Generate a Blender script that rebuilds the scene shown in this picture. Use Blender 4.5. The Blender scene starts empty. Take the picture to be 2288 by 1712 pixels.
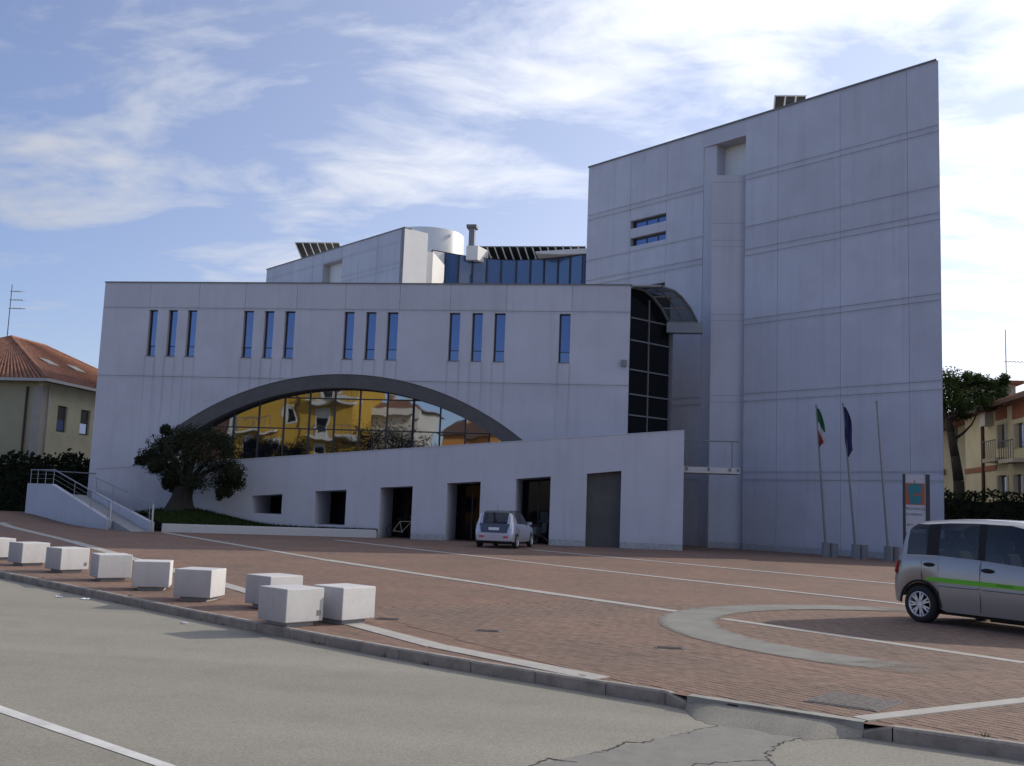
import bpy, bmesh, math, random
from mathutils import Vector, Matrix
from mathutils.geometry import tessellate_polygon
R = math.radians
random.seed(7)
sc = bpy.context.scene
col = sc.collection

# ------------------------------------------------------------------ camera
CAM_F, CAM_YAW, CAM_PITCH, CAM_ROLL, CAM_H = 2277.6, -0.147, 0.12021, 0.03753, 1.70
PW, PH = 2288.0, 1712.0
_fw = Vector((math.sin(CAM_YAW)*math.cos(CAM_PITCH), math.cos(CAM_YAW)*math.cos(CAM_PITCH), math.sin(CAM_PITCH)))
_rt = Vector((math.cos(CAM_YAW), -math.sin(CAM_YAW), 0.0))
_up = _rt.cross(_fw)
_r2 = _rt*math.cos(CAM_ROLL) + _up*math.sin(CAM_ROLL)
_u2 = -_rt*math.sin(CAM_ROLL) + _up*math.cos(CAM_ROLL)
cam = bpy.data.cameras.new('camera'); camo = bpy.data.objects.new('camera', cam); col.objects.link(camo)
m = Matrix((( _r2.x, _u2.x, -_fw.x, 0), (_r2.y, _u2.y, -_fw.y, 0), (_r2.z, _u2.z, -_fw.z, CAM_H), (0, 0, 0, 1)))
camo.matrix_world = m
cam.sensor_width = 36.0; cam.sensor_fit = 'HORIZONTAL'
cam.lens = CAM_F/PW*36.0
cam.clip_start = 0.1; cam.clip_end = 2000
sc.camera = camo

# ------------------------------------------------------------------ sky, sun, exposure
SUN_AZ, SUN_EL = R(31.0), R(27.0)      # azimuth from +X towards +Y
SKY_STRENGTH, SUN_STRENGTH, EXPOSURE = 0.115, 3.8, 0.02
sun_dir = Vector((math.cos(SUN_AZ)*math.cos(SUN_EL), math.sin(SUN_AZ)*math.cos(SUN_EL), math.sin(SUN_EL)))
w = bpy.data.worlds.new('World'); sc.world = w; w.use_nodes = True
nt = w.node_tree; nt.nodes.clear()
def wn(t, **kw):
    n = nt.nodes.new(t)
    for k, v in kw.items(): setattr(n, k, v)
    return n
def wl(a, b): nt.links.new(a, b)
def wmath(op, a, b=None, c=None, clamp=False):
    n = wn('ShaderNodeMath', operation=op); n.use_clamp = clamp
    for i, x in enumerate((a, b, c)):
        if x is None: continue
        if isinstance(x, (int, float)): n.inputs[i].default_value = x
        else: wl(x, n.inputs[i])
    return n.outputs[0]
sky = wn('ShaderNodeTexSky', sky_type='NISHITA'); sky.sun_disc = False
sky.sun_elevation = SUN_EL; sky.sun_rotation = R(90) - SUN_AZ
sky.altitude = 50; sky.air_density = 1.0; sky.dust_density = 0.6; sky.ozone_density = 2.5
tc = wn('ShaderNodeTexCoord'); sep = wn('ShaderNodeSeparateXYZ'); wl(tc.outputs['Generated'], sep.inputs[0])
zz = wmath('ADD', wmath('MAXIMUM', sep.outputs[2], 0.0), 0.16)
cu = wmath('DIVIDE', sep.outputs[0], zz); cv = wmath('DIVIDE', sep.outputs[1], zz)
comb = wn('ShaderNodeCombineXYZ'); wl(cu, comb.inputs[0]); wl(cv, comb.inputs[1])
def cloud_noise(rot, scale, stretch, detail, rough, dist, off):
    mp = wn('ShaderNodeMapping'); mp.inputs['Rotation'].default_value = (0, 0, R(rot)); mp.inputs['Scale'].default_value = (scale, scale*stretch, 1); mp.inputs['Location'].default_value = off
    wl(comb.outputs[0], mp.inputs[0])
    nz = wn('ShaderNodeTexNoise'); nz.inputs['Scale'].default_value = 1.0; nz.inputs['Detail'].default_value = detail; nz.inputs['Roughness'].default_value = rough; nz.inputs['Distortion'].default_value = dist
    wl(mp.outputs[0], nz.inputs['Vector'])
    return nz.outputs['Fac']
n1 = cloud_noise(36, 1.25, 1.7, 9, 0.56, 0.5, (3.1, 1.7, 0))
n2 = cloud_noise(-20, 3.4, 1.6, 8, 0.6, 0.5, (0.4, 5.2, 0))
n3 = cloud_noise(10, 0.38, 1.0, 3, 0.5, 0.0, (7.3, 2.2, 0))
# thicker high cloud towards the sunlit side of the sky, thin wisps elsewhere
dotn = wn('ShaderNodeVectorMath', operation='DOT_PRODUCT'); wl(tc.outputs['Generated'], dotn.inputs[0]); dotn.inputs[1].default_value = tuple(sun_dir)
side = wmath('MULTIPLY_ADD', dotn.outputs['Value'], 0.25, -0.055)
dens = wmath('ADD', wmath('ADD', wmath('MULTIPLY_ADD', n1, 1.02, -0.20), wmath('MULTIPLY_ADD', n2, 0.50, -0.08)), wmath('ADD', wmath('MULTIPLY', n3, 0.30), side))
mr = wn('ShaderNodeMapRange'); mr.interpolation_type = 'SMOOTHSTEP'
mr.inputs['From Min'].default_value = 0.45; mr.inputs['From Max'].default_value = 0.94
wl(dens, mr.inputs['Value'])
# haze near the horizon
hz = wmath('MULTIPLY', wmath('POWER', wmath('SUBTRACT', 1.0, wmath('MAXIMUM', sep.outputs[2], 0.0), clamp=True), 5.0), 0.80)
sunward = wmath('MULTIPLY_ADD', dotn.outputs['Value'], 0.75, 0.30, clamp=True)
veil = wmath('MULTIPLY', sunward, 0.40)
cover = wmath('MAXIMUM', mr.outputs[0], wmath('ADD', wmath('MULTIPLY', hz, sunward), veil), clamp=True)
lit = wmath('MULTIPLY_ADD', wmath('MAXIMUM', dotn.outputs['Value'], 0.0), 8.2, 4.8)
cc = wn('ShaderNodeCombineColor'); wl(wmath('MULTIPLY', lit, 1.0), cc.inputs[0]); wl(wmath('MULTIPLY', lit, 1.03), cc.inputs[1]); wl(wmath('MULTIPLY', lit, 1.10), cc.inputs[2])
tint = wn('ShaderNodeMix', data_type='RGBA', blend_type='MULTIPLY'); tint.inputs[0].default_value = 1.0
wl(sky.outputs[0], tint.inputs[6]); tint.inputs[7].default_value = (1.16, 1.16, 1.44, 1)
mix = wn('ShaderNodeMix', data_type='RGBA'); wl(cover, mix.inputs[0]); wl(tint.outputs[2], mix.inputs[6]); wl(cc.outputs[0], mix.inputs[7])
bg = wn('ShaderNodeBackground'); bg.inputs['Strength'].default_value = SKY_STRENGTH; wl(mix.outputs[2], bg.inputs['Color'])
wo = wn('ShaderNodeOutputWorld'); wl(bg.outputs[0], wo.inputs[0])
sl = bpy.data.lights.new('sun', 'SUN'); sl.energy = SUN_STRENGTH; sl.angle = R(0.6); sl.color = (1.0, 0.92, 0.80)
so = bpy.data.objects.new('sun', sl); col.objects.link(so); so.location = (40, 30, 60)
so.rotation_euler = (-sun_dir).to_track_quat('-Z', 'Y').to_euler()
sc.view_settings.view_transform = 'Standard'; sc.view_settings.look = 'None'
sc.view_settings.exposure = EXPOSURE; sc.view_settings.gamma = 1.0; sc.view_settings.use_curve_mapping = False
sc.cycles.use_denoising = True; sc.cycles.max_bounces = 6

# ------------------------------------------------------------------ surveying helpers: photo pixel -> point in the place
def ray(px, py):
    x = (px - PW/2)/CAM_F; y = -(py - PH/2)/CAM_F
    return _fw + x*_r2 + y*_u2
def G(px, py, z=0.0):
    r = ray(px, py); t = (z - CAM_H)/r.z; return Vector((t*r.x, t*r.y, z))
def FY(px, py, Y):
    r = ray(px, py); t = Y/r.y; return Vector((t*r.x, Y, CAM_H + t*r.z))
TH = -0.7009
TU = Vector((math.cos(TH), math.sin(TH), 0)); TN = Vector((-math.sin(TH), math.cos(TH), 0))
TO = Vector((-4.65, 60.02, 0)); TD = TN.dot(TO)
def TP(px, py, off=0.0):          # tower plane -> (u, z)
    r = ray(px, py); t = (TD + off)/TN.dot(r); p = r*t
    return ((Vector((p.x, p.y, 0)) - TO).dot(TU), CAM_H + t*r.z)

# ------------------------------------------------------------------ materials
def mat(name, color, rough=0.7, metal=0.0, var=0.0, vscale=3.0, bump=0.0, bscale=40.0, ior=1.45, spec=None, stretch=(1, 1, 1), dirt=None):
    M = bpy.data.materials.new(name); M.use_nodes = True
    n = M.node_tree; b = n.nodes['Principled BSDF']
    b.inputs['Base Color'].default_value = (*color, 1); b.inputs['Roughness'].default_value = rough; b.inputs['Metallic'].default_value = metal; b.inputs['IOR'].default_value = ior
    if spec is not None: b.inputs['Specular IOR Level'].default_value = spec
    if var or bump:
        g = n.nodes.new('ShaderNodeNewGeometry'); mp = n.nodes.new('ShaderNodeMapping'); mp.inputs['Scale'].default_value = stretch
        n.links.new(g.outputs['Position'], mp.inputs[0])
    if var:
        nz = n.nodes.new('ShaderNodeTexNoise'); nz.inputs['Scale'].default_value = vscale; nz.inputs['Detail'].default_value = 6; nz.inputs['Roughness'].default_value = 0.65
        n.links.new(mp.outputs[0], nz.inputs['Vector'])
        rp = n.nodes.new('ShaderNodeValToRGB')
        rp.color_ramp.elements[0].position = 0.28; rp.color_ramp.elements[1].position = 0.72
        lo = tuple(max(0, c*(1-var)) for c in color); hi = tuple(min(1, c*(1+var)) for c in color)
        if dirt: lo = dirt
        rp.color_ramp.elements[0].color = (*lo, 1); rp.color_ramp.elements[1].color = (*hi, 1)
        n.links.new(nz.outputs['Fac'], rp.inputs[0]); n.links.new(rp.outputs[0], b.inputs['Base Color'])
    if bump:
        nb = n.nodes.new('ShaderNodeTexNoise'); nb.inputs['Scale'].default_value = bscale; nb.inputs['Detail'].default_value = 4
        n.links.new(mp.outputs[0], nb.inputs['Vector'])
        bp = n.nodes.new('ShaderNodeBump'); bp.inputs['Strength'].default_value = bump; bp.inputs['Distance'].default_value = 0.02
        n.links.new(nb.outputs['Fac'], bp.inputs['Height']); n.links.new(bp.outputs[0], b.inputs['Normal'])
    return M

MT = {}
MT['plaster'] = mat('plaster', (0.49, 0.49, 0.535), 0.85, var=0.07, vscale=0.5, bump=0.08, bscale=60)
MT['plaster_plain'] = mat('plaster_plain', (0.50, 0.50, 0.545), 0.85, var=0.05, vscale=0.6, bump=0.1, bscale=50)
MT['white_wall'] = mat('white_wall', (0.66, 0.65, 0.63), 0.8, var=0.05, vscale=1.0)
MT['joint'] = mat('joint', (0.30, 0.30, 0.31), 0.9)
MT['backing'] = mat('backing_wall', (0.42, 0.41, 0.42), 0.9)
MT['flashing'] = mat('flashing', (0.17, 0.16, 0.15), 0.5, 0.5)
MT['arch_metal'] = mat('arch_metal', (0.092, 0.086, 0.083), 0.6, 0.1, var=0.15, vscale=2)
MT['frame_dark'] = mat('frame_dark', (0.045, 0.045, 0.05), 0.45, 0.4)
MT['steel'] = mat('steel', (0.50, 0.51, 0.52), 0.32, 0.9)
MT['steel_dull'] = mat('steel_dull', (0.20, 0.205, 0.215), 0.5, 0.6, var=0.1, vscale=6)
MT['rail_grey'] = mat('rail_grey', (0.30, 0.31, 0.33), 0.45, 0.7)
MT['drum'] = mat('drum', (0.62, 0.63, 0.64), 0.38, 0.35)
MT['plinth'] = mat('plinth', (0.36, 0.36, 0.37), 0.9, var=0.35, vscale=14)
MT['dark_door'] = mat('dark_door', (0.10, 0.095, 0.09), 0.6, 0.2, var=0.2, vscale=1.2)
MT['interior'] = mat('interior', (0.03, 0.03, 0.032), 0.9)
MT['concrete'] = mat('concrete', (0.51, 0.50, 0.49), 0.9, var=0.05, vscale=14, bump=0.25, bscale=90)
MT['block'] = mat('block_concrete', (0.51, 0.50, 0.49), 0.9, var=0.05, vscale=14, bump=0.12, bscale=60)
MT['kerb'] = mat('kerb_stone', (0.26, 0.232, 0.20), 0.9, var=0.35, vscale=5, bump=0.25, bscale=40)
MT['strip'] = mat('strip_stone', (0.35, 0.33, 0.295), 0.85, var=0.14, vscale=4, bump=0.15, bscale=50)
MT['ringcon'] = mat('ring_concrete', (0.25, 0.245, 0.215), 0.95, var=0.25, vscale=1.6, bump=0.2, bscale=50)
MT['grass'] = mat('grass', (0.018, 0.027, 0.008), 1.0, spec=0.05, var=0.5, vscale=5)
MT['bark'] = mat('bark', (0.032, 0.028, 0.024), 1.0, var=0.4, vscale=8, bump=0.8, bscale=14, stretch=(1, 1, 0.3))
MT['olive'] = mat('olive_leaf', (0.022, 0.027, 0.015), 1.0, var=0.5, vscale=2.5, spec=0.05)
MT['pine'] = mat('pine_needle', (0.026, 0.042, 0.013), 1.0, var=0.5, vscale=1.5, spec=0.05)
MT['hedge'] = mat('hedge_leaf', (0.014, 0.020, 0.011), 1.0, var=0.5, vscale=2.0, spec=0.05)
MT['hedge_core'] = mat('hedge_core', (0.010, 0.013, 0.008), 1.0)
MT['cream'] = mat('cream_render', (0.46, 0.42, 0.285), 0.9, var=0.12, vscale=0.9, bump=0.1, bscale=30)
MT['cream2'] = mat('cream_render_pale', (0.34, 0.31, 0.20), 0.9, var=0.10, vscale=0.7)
MT['quoin'] = mat('quoin', (0.36, 0.32, 0.27), 0.9, var=0.1, vscale=2)
MT['shutter'] = mat('shutter', (0.06, 0.055, 0.05), 0.7, var=0.2, vscale=8)
MT['brickred'] = mat('brick_red', (0.22, 0.085, 0.05), 0.9, var=0.2, vscale=4)
MT['tile'] = mat('roof_tile', (0.195, 0.085, 0.05), 0.9, var=0.5, vscale=3.5)
MT['gutter'] = mat('gutter', (0.40, 0.38, 0.35), 0.6, 0.2)
MT['pipe_brown'] = mat('pipe_brown', (0.06, 0.03, 0.025), 0.6)
MT['wire'] = mat('antenna_metal', (0.10, 0.10, 0.10), 0.5, 0.6)
MT['solar'] = mat('solar_back', (0.018, 0.018, 0.022), 0.4)
MT['white_paint'] = mat('white_paint', (0.50, 0.49, 0.465), 0.8, var=0.25, vscale=3)
MT['crack'] = mat('crack', (0.045, 0.042, 0.04), 1.0, var=0.4, vscale=9)
MT['patch'] = mat('asphalt_patch', (0.200, 0.192, 0.170), 0.95, var=0.14, vscale=4, bump=0.35, bscale=120)
MT['grate'] = mat('grate_steel', (0.12, 0.105, 0.095), 0.75, 0.3, var=0.4, vscale=14, bump=0.6, bscale=25)
MT['rubber'] = mat('rubber', (0.018, 0.018, 0.018), 0.85)
MT['trim'] = mat('black_trim', (0.014, 0.014, 0.015), 0.6, spec=0.3)
MT['alloy'] = mat('alloy', (0.60, 0.60, 0.62), 0.35, 0.6)
MT['red_lens'] = mat('red_lens', (0.55, 0.02, 0.015), 0.2)
MT['plate'] = mat('plate_white', (0.68, 0.68, 0.66), 0.5)
MT['plate_blue'] = mat('plate_blue', (0.03, 0.06, 0.35), 0.5)
MT['green_vinyl'] = mat('green_vinyl', (0.13, 0.46, 0.02), 0.45)
MT['green_dark'] = mat('green_dark', (0.05, 0.12, 0.015), 0.5)
MT['flag_g'] = mat('flag_green', (0.015, 0.09, 0.035), 0.9); MT['flag_w'] = mat('flag_white', (0.42, 0.42, 0.45), 0.9); MT['flag_r'] = mat('flag_red', (0.22, 0.03, 0.022), 0.9)
MT['flag_b'] = mat('flag_blue', (0.018, 0.020, 0.07), 0.9); MT['flag_y'] = mat('flag_gold', (0.6, 0.42, 0.03), 0.8)
MT['teal'] = mat('sign_teal', (0.025, 0.16, 0.19), 0.6); MT['orange'] = mat('sign_orange', (0.34, 0.085, 0.035), 0.6)
MT['signface'] = mat('sign_face', (0.42, 0.42, 0.46), 0.6); MT['signgrey'] = mat('sign_grey', (0.20, 0.20, 0.21), 0.6); MT['ink'] = mat('sign_ink', (0.05, 0.05, 0.07), 0.6)
MT['yellow'] = mat('yellow_render', (0.50, 0.30, 0.04), 0.9, var=0.06, vscale=0.8)
MT['ochre'] = mat('orange_render', (0.58, 0.27, 0.07), 0.9, var=0.06, vscale=0.8)
MT['house_white'] = mat('house_white', (0.62, 0.60, 0.55), 0.9, var=0.06, vscale=1)
MT['brown_tile'] = mat('brown_tile', (0.115, 0.065, 0.045), 0.9, var=0.3, vscale=3)
MT['scooter'] = mat('scooter_paint', (0.03, 0.03, 0.035), 0.35)
MT['litter'] = mat('litter_paper', (0.62, 0.68, 0.74), 0.6)
MT['earth'] = mat('earth', (0.10, 0.085, 0.06), 1.0, var=0.3, vscale=0.6)
MT['stair'] = mat('stair_stone', (0.27, 0.27, 0.27), 0.9, var=0.12, vscale=3)

def metal_paint(name, base):
    M = bpy.data.materials.new(name); M.use_nodes = True; b = M.node_tree.nodes['Principled BSDF']
    b.inputs['Base Color'].default_value = (*base, 1); b.inputs['Metallic'].default_value = 0.55; b.inputs['Roughness'].default_value = 0.38
    b.inputs['Coat Weight'].default_value = 0.8; b.inputs['Coat Roughness'].default_value = 0.06
    return M
MT['silver'] = metal_paint('silver_paint', (0.31, 0.30, 0.29))
MT['lilac'] = metal_paint('pale_blue_paint', (0.47, 0.48, 0.56))
MT['darkpaint'] = metal_paint('dark_roof_paint', (0.06, 0.06, 0.075))

def glassy(name, base, ior, wobble=0.0, wscale=0.5, rough=0.02):
    M = bpy.data.materials.new(name); M.use_nodes = True; n = M.node_tree; b = n.nodes['Principled BSDF']
    b.inputs['Base Color'].default_value = (*base, 1); b.inputs['Roughness'].default_value = rough; b.inputs['IOR'].default_value = ior
    if wobble:
        g = n.nodes.new('ShaderNodeNewGeometry'); oi = n.nodes.new('ShaderNodeObjectInfo')
        ad = n.nodes.new('ShaderNodeVectorMath'); ad.operation = 'ADD'
        sclr = n.nodes.new('ShaderNodeMath'); sclr.operation = 'MULTIPLY'; sclr.inputs[1].default_value = 37.0
        n.links.new(oi.outputs['Random'], sclr.inputs[0]); n.links.new(g.outputs['Position'], ad.inputs[0]); n.links.new(sclr.outputs[0], ad.inputs[1])
        nz = n.nodes.new('ShaderNodeTexNoise'); nz.inputs['Scale'].default_value = wscale; nz.inputs['Detail'].default_value = 1.0
        n.links.new(ad.outputs[0], nz.inputs['Vector'])
        bp = n.nodes.new('ShaderNodeBump'); bp.inputs['Strength'].default_value = 1.0; bp.inputs['Distance'].default_value = wobble
        n.links.new(nz.outputs['Fac'], bp.inputs['Height']); n.links.new(bp.outputs[0], b.inputs['Normal'])
    return M
MT['mirror_glass'] = glassy('solar_control_glass', (0.010, 0.011, 0.014), 3.4, 0.0075, 0.7)
MT['window_glass'] = glassy('window_glass', (0.015, 0.026, 0.085), 2.6, 0.004, 0.8)
MT['band_glass'] = glassy('band_glass', (0.045, 0.095, 0.22), 1.7, 0.003, 0.6)
MT['dark_glass'] = glassy('dark_glass', (0.006, 0.007, 0.008), 1.22, 0.004, 0.6)
MT['car_glass'] = glassy('car_glass', (0.010, 0.011, 0.012), 1.55)
for k_, c_ in (('window_glass', (.50, .64, 1.0, 1)), ('mirror_glass', (.86, .92, 1.0, 1))):
    MT[k_].node_tree.nodes['Principled BSDF'].inputs['Specular Tint'].default_value = c_
MT['car_glass'].node_tree.nodes['Principled BSDF'].inputs['Alpha'].default_value = 0.62
MT['seat'] = mat('car_seat', (0.055, 0.058, 0.065), 0.9)
def canopy_glass():
    M = bpy.data.materials.new('canopy_glass'); M.use_nodes = True; n = M.node_tree; b = n.nodes['Principled BSDF']
    b.inputs['Base Color'].default_value = (0.05, 0.07, 0.08, 1); b.inputs['Roughness'].default_value = 0.08; b.inputs['Alpha'].default_value = 0.80
    return M
MT['canopy_glass'] = canopy_glass()

# asphalt: grey with fine grain, worn paler tracks, small dark stains
def asphalt():
    M = bpy.data.materials.new('asphalt'); M.use_nodes = True; n = M.node_tree; b = n.nodes['Principled BSDF']; L = n.links.new
    g = n.nodes.new('ShaderNodeNewGeometry')
    mp = n.nodes.new('ShaderNodeMapping'); mp.inputs['Rotation'].default_value = (0, 0, R(32.5)); mp.inputs['Scale'].default_value = (0.06, 0.9, 1); L(g.outputs['Position'], mp.inputs[0])
    n1 = n.nodes.new('ShaderNodeTexNoise'); n1.inputs['Scale'].default_value = 1.1; n1.inputs['Detail'].default_value = 5; L(mp.outputs[0], n1.inputs['Vector'])
    n2 = n.nodes.new('ShaderNodeTexNoise'); n2.inputs['Scale'].default_value = 55; n2.inputs['Detail'].default_value = 6; n2.inputs['Roughness'].default_value = 0.75; L(g.outputs['Position'], n2.inputs['Vector'])
    n3 = n.nodes.new('ShaderNodeTexNoise'); n3.inputs['Scale'].default_value = 1.7; n3.inputs['Detail'].default_value = 7; L(g.outputs['Position'], n3.inputs['Vector'])
    r1 = n.nodes.new('ShaderNodeValToRGB'); r1.color_ramp.elements[0].position = 0.32; r1.color_ramp.elements[1].position = 0.70
    r1.color_ramp.elements[0].color = (0.218, 0.203, 0.166, 1); r1.color_ramp.elements[1].color = (0.258, 0.241, 0.197, 1); L(n1.outputs['Fac'], r1.inputs[0])
    r2 = n.nodes.new('ShaderNodeValToRGB'); r2.color_ramp.elements[0].position = 0.30; r2.color_ramp.elements[1].position = 0.70
    r2.color_ramp.elements[0].color = (0.62, 0.62, 0.62, 1); r2.color_ramp.elements[1].color = (1.32, 1.32, 1.32, 1); L(n2.outputs['Fac'], r2.inputs[0])
    r3 = n.nodes.new('ShaderNodeValToRGB'); r3.color_ramp.elements[0].position = 0.25; r3.color_ramp.elements[1].position = 0.5
    r3.color_ramp.elements[0].color = (0.90, 0.90, 0.90, 1); r3.color_ramp.elements[1].color = (1, 1, 1, 1); L(n3.outputs['Fac'], r3.inputs[0])
    m1 = n.nodes.new('ShaderNodeMix'); m1.data_type = 'RGBA'; m1.blend_type = 'MULTIPLY'; m1.inputs[0].default_value = 1; L(r1.outputs[0], m1.inputs[6]); L(r2.outputs[0], m1.inputs[7])
    m2 = n.nodes.new('ShaderNodeMix'); m2.data_type = 'RGBA'; m2.blend_type = 'MULTIPLY'; m2.inputs[0].default_value = 1; L(m1.outputs[2], m2.inputs[6]); L(r3.outputs[0], m2.inputs[7])
    L(m2.outputs[2], b.inputs['Base Color']); b.inputs['Roughness'].default_value = 0.93
    bp = n.nodes.new('ShaderNodeBump'); bp.inputs['Strength'].default_value = 0.5; bp.inputs['Distance'].default_value = 0.008; L(n2.outputs['Fac'], bp.inputs['Height']); L(bp.outputs[0], b.inputs['Normal'])
    return M
MT['asphalt'] = asphalt()

PAVE_ANG = R(-46.0)      # direction of the courses: along the pale bands
def paving(name, bricks):
    M = bpy.data.materials.new(name); M.use_nodes = True; n = M.node_tree; b = n.nodes['Principled BSDF']; L = n.links.new
    g = n.nodes.new('ShaderNodeNewGeometry')
    mp = n.nodes.new('ShaderNodeMapping'); mp.vector_type = 'POINT'; mp.inputs['Rotation'].default_value = (0, 0, -PAVE_ANG); L(g.outputs['Position'], mp.inputs[0])
    n3 = n.nodes.new('ShaderNodeTexNoise'); n3.inputs['Scale'].default_value = 0.45; n3.inputs['Detail'].default_value = 6; L(g.outputs['Position'], n3.inputs['Vector'])
    r3 = n.nodes.new('ShaderNodeValToRGB'); r3.color_ramp.elements[0].position = 0.25; r3.color_ramp.elements[1].position = 0.75
    r3.color_ramp.elements[0].color = (0.74, 0.78, 0.80, 1); r3.color_ramp.elements[1].color = (1.12, 1.06, 1.0, 1); L(n3.outputs['Fac'], r3.inputs[0])
    if bricks:
        br = n.nodes.new('ShaderNodeTexBrick'); br.inputs['Scale'].default_value = 1.0; br.inputs['Brick Width'].default_value = 0.21; br.inputs['Row Height'].default_value = 0.105
        br.inputs['Mortar Size'].default_value = 0.006; br.inputs['Mortar Smooth'].default_value = 0.4; br.inputs['Bias'].default_value = 0.0
        br.inputs['Color1'].default_value = (0.158, 0.088, 0.060, 1); br.inputs['Color2'].default_value = (0.206, 0.124, 0.087, 1); br.inputs['Mortar'].default_value = (0.11, 0.085, 0.07, 1)
        L(mp.outputs[0], br.inputs['Vector']); base = br.outputs['Color']
        bp = n.nodes.new('ShaderNodeBump'); bp.inputs['Strength'].default_value = 0.4; bp.inputs['Distance'].default_value = 0.01; bp.invert = True; L(br.outputs['Fac'], bp.inputs['Height']); L(bp.outputs[0], b.inputs['Normal'])
    else:
        vo = n.nodes.new('ShaderNodeTexNoise'); vo.inputs['Scale'].default_value = 6.5; vo.inputs['Detail'].default_value = 2; L(mp.outputs[0], vo.inputs['Vector'])
        rr = n.nodes.new('ShaderNodeValToRGB'); rr.color_ramp.elements[0].position = 0.3; rr.color_ramp.elements[1].position = 0.7
        rr.color_ramp.elements[0].color = (0.143, 0.089, 0.064, 1); rr.color_ramp.elements[1].color = (0.220, 0.144, 0.105, 1); L(vo.outputs['Fac'], rr.inputs[0]); base = rr.outputs[0]
        nb = n.nodes.new('ShaderNodeTexNoise'); nb.inputs['Scale'].default_value = 90; L(g.outputs['Position'], nb.inputs['Vector'])
        bp = n.nodes.new('ShaderNodeBump'); bp.inputs['Strength'].default_value = 0.4; bp.inputs['Distance'].default_value = 0.004; L(nb.outputs['Fac'], bp.inputs['Height']); L(bp.outputs[0], b.inputs['Normal'])
    m1 = n.nodes.new('ShaderNodeMix'); m1.data_type = 'RGBA'; m1.blend_type = 'MULTIPLY'; m1.inputs[0].default_value = 1; L(base, m1.inputs[6]); L(r3.outputs[0], m1.inputs[7])
    sn = n.nodes.new('ShaderNodeTexNoise'); sn.inputs['Scale'].default_value = 1.9; sn.inputs['Detail'].default_value = 5; L(g.outputs['Position'], sn.inputs['Vector'])
    sr = n.nodes.new('ShaderNodeValToRGB'); sr.color_ramp.elements[0].position = 0.27; sr.color_ramp.elements[1].position = 0.40
    sr.color_ramp.elements[0].color = (0.66, 0.68, 0.70, 1); sr.color_ramp.elements[1].color = (1, 1, 1, 1); L(sn.outputs['Fac'], sr.inputs[0])
    m3 = n.nodes.new('ShaderNodeMix'); m3.data_type = 'RGBA'; m3.blend_type = 'MULTIPLY'; m3.inputs[0].default_value = 1; L(m1.outputs[2], m3.inputs[6]); L(sr.outputs[0], m3.inputs[7])
    L(m3.outputs[2], b.inputs['Base Color']); b.inputs['Roughness'].default_value = 0.9
    return M
MT['paving'] = paving('paving_blocks', True)
MT['paver'] = paving('single_paver', False)

# facade render with rain streaks running down from the window corners
def streaked(xs, ztop, zbot):
    M = mat('streaked_plaster', (0.49, 0.49, 0.535), 0.85, var=0.07, vscale=0.5, bump=0.08, bscale=60)
    n = M.node_tree; L = n.links.new; b = n.nodes['Principled BSDF']
    src = b.inputs['Base Color'].links[0].from_socket
    g = n.nodes.new('ShaderNodeNewGeometry'); s = n.nodes.new('ShaderNodeSeparateXYZ'); L(g.outputs['Position'], s.inputs[0])
    def mth(op, a, bb=None, c=None, clamp=False):
        k = n.nodes.new('ShaderNodeMath'); k.operation = op; k.use_clamp = clamp
        for i, x in enumerate((a, bb, c)):
            if x is None: continue
            if isinstance(x, (int, float)): k.inputs[i].default_value = x
            else: L(x, k.inputs[i])
        return k.outputs[0]
    nzx = n.nodes.new('ShaderNodeTexNoise'); nzx.inputs['Scale'].default_value = 0.8; L(g.outputs['Position'], nzx.inputs['Vector'])
    xw = mth('ADD', s.outputs[0], mth('MULTIPLY_ADD', nzx.outputs['Fac'], 0.10, -0.05))
    tot = None
    for x in xs:
        p = mth('SUBTRACT', 1.0, mth('MULTIPLY', mth('ABSOLUTE', mth('SUBTRACT', xw, x)), 1/0.085), clamp=True)
        tot = p if tot is None else mth('ADD', tot, p)
    up = mth('MULTIPLY', mth('SUBTRACT', ztop, s.outputs[2]), 8.0, clamp=True)
    fade = n.nodes.new('ShaderNodeMapRange'); fade.inputs['From Min'].default_value = zbot; fade.inputs['From Max'].default_value = ztop; fade.inputs['To Min'].default_value = 0.25; fade.inputs['To Max'].default_value = 1.0; L(s.outputs[2], fade.inputs['Value'])
    mp = n.nodes.new('ShaderNodeMapping'); mp.inputs['Scale'].default_value = (7, 1, 0.5); L(g.outputs['Position'], mp.inputs[0])
    nz = n.nodes.new('ShaderNodeTexNoise'); nz.inputs['Scale'].default_value = 1; nz.inputs['Detail'].default_value = 4; L(mp.outputs[0], nz.inputs['Vector'])
    k = mth('MULTIPLY', mth('MULTIPLY', tot, mth('MULTIPLY', up, fade.outputs[0])), mth('MULTIPLY_ADD', nz.outputs['Fac'], 0.9, 0.0), clamp=True)
    mx = n.nodes.new('ShaderNodeMix'); mx.data_type = 'RGBA'; L(mth('MULTIPLY', k, 0.95), mx.inputs[0]); L(src, mx.inputs[6]); mx.inputs[7].default_value = (0.23, 0.235, 0.245, 1)
    L(mx.outputs[2], b.inputs['Base Color'])
    return M

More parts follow.
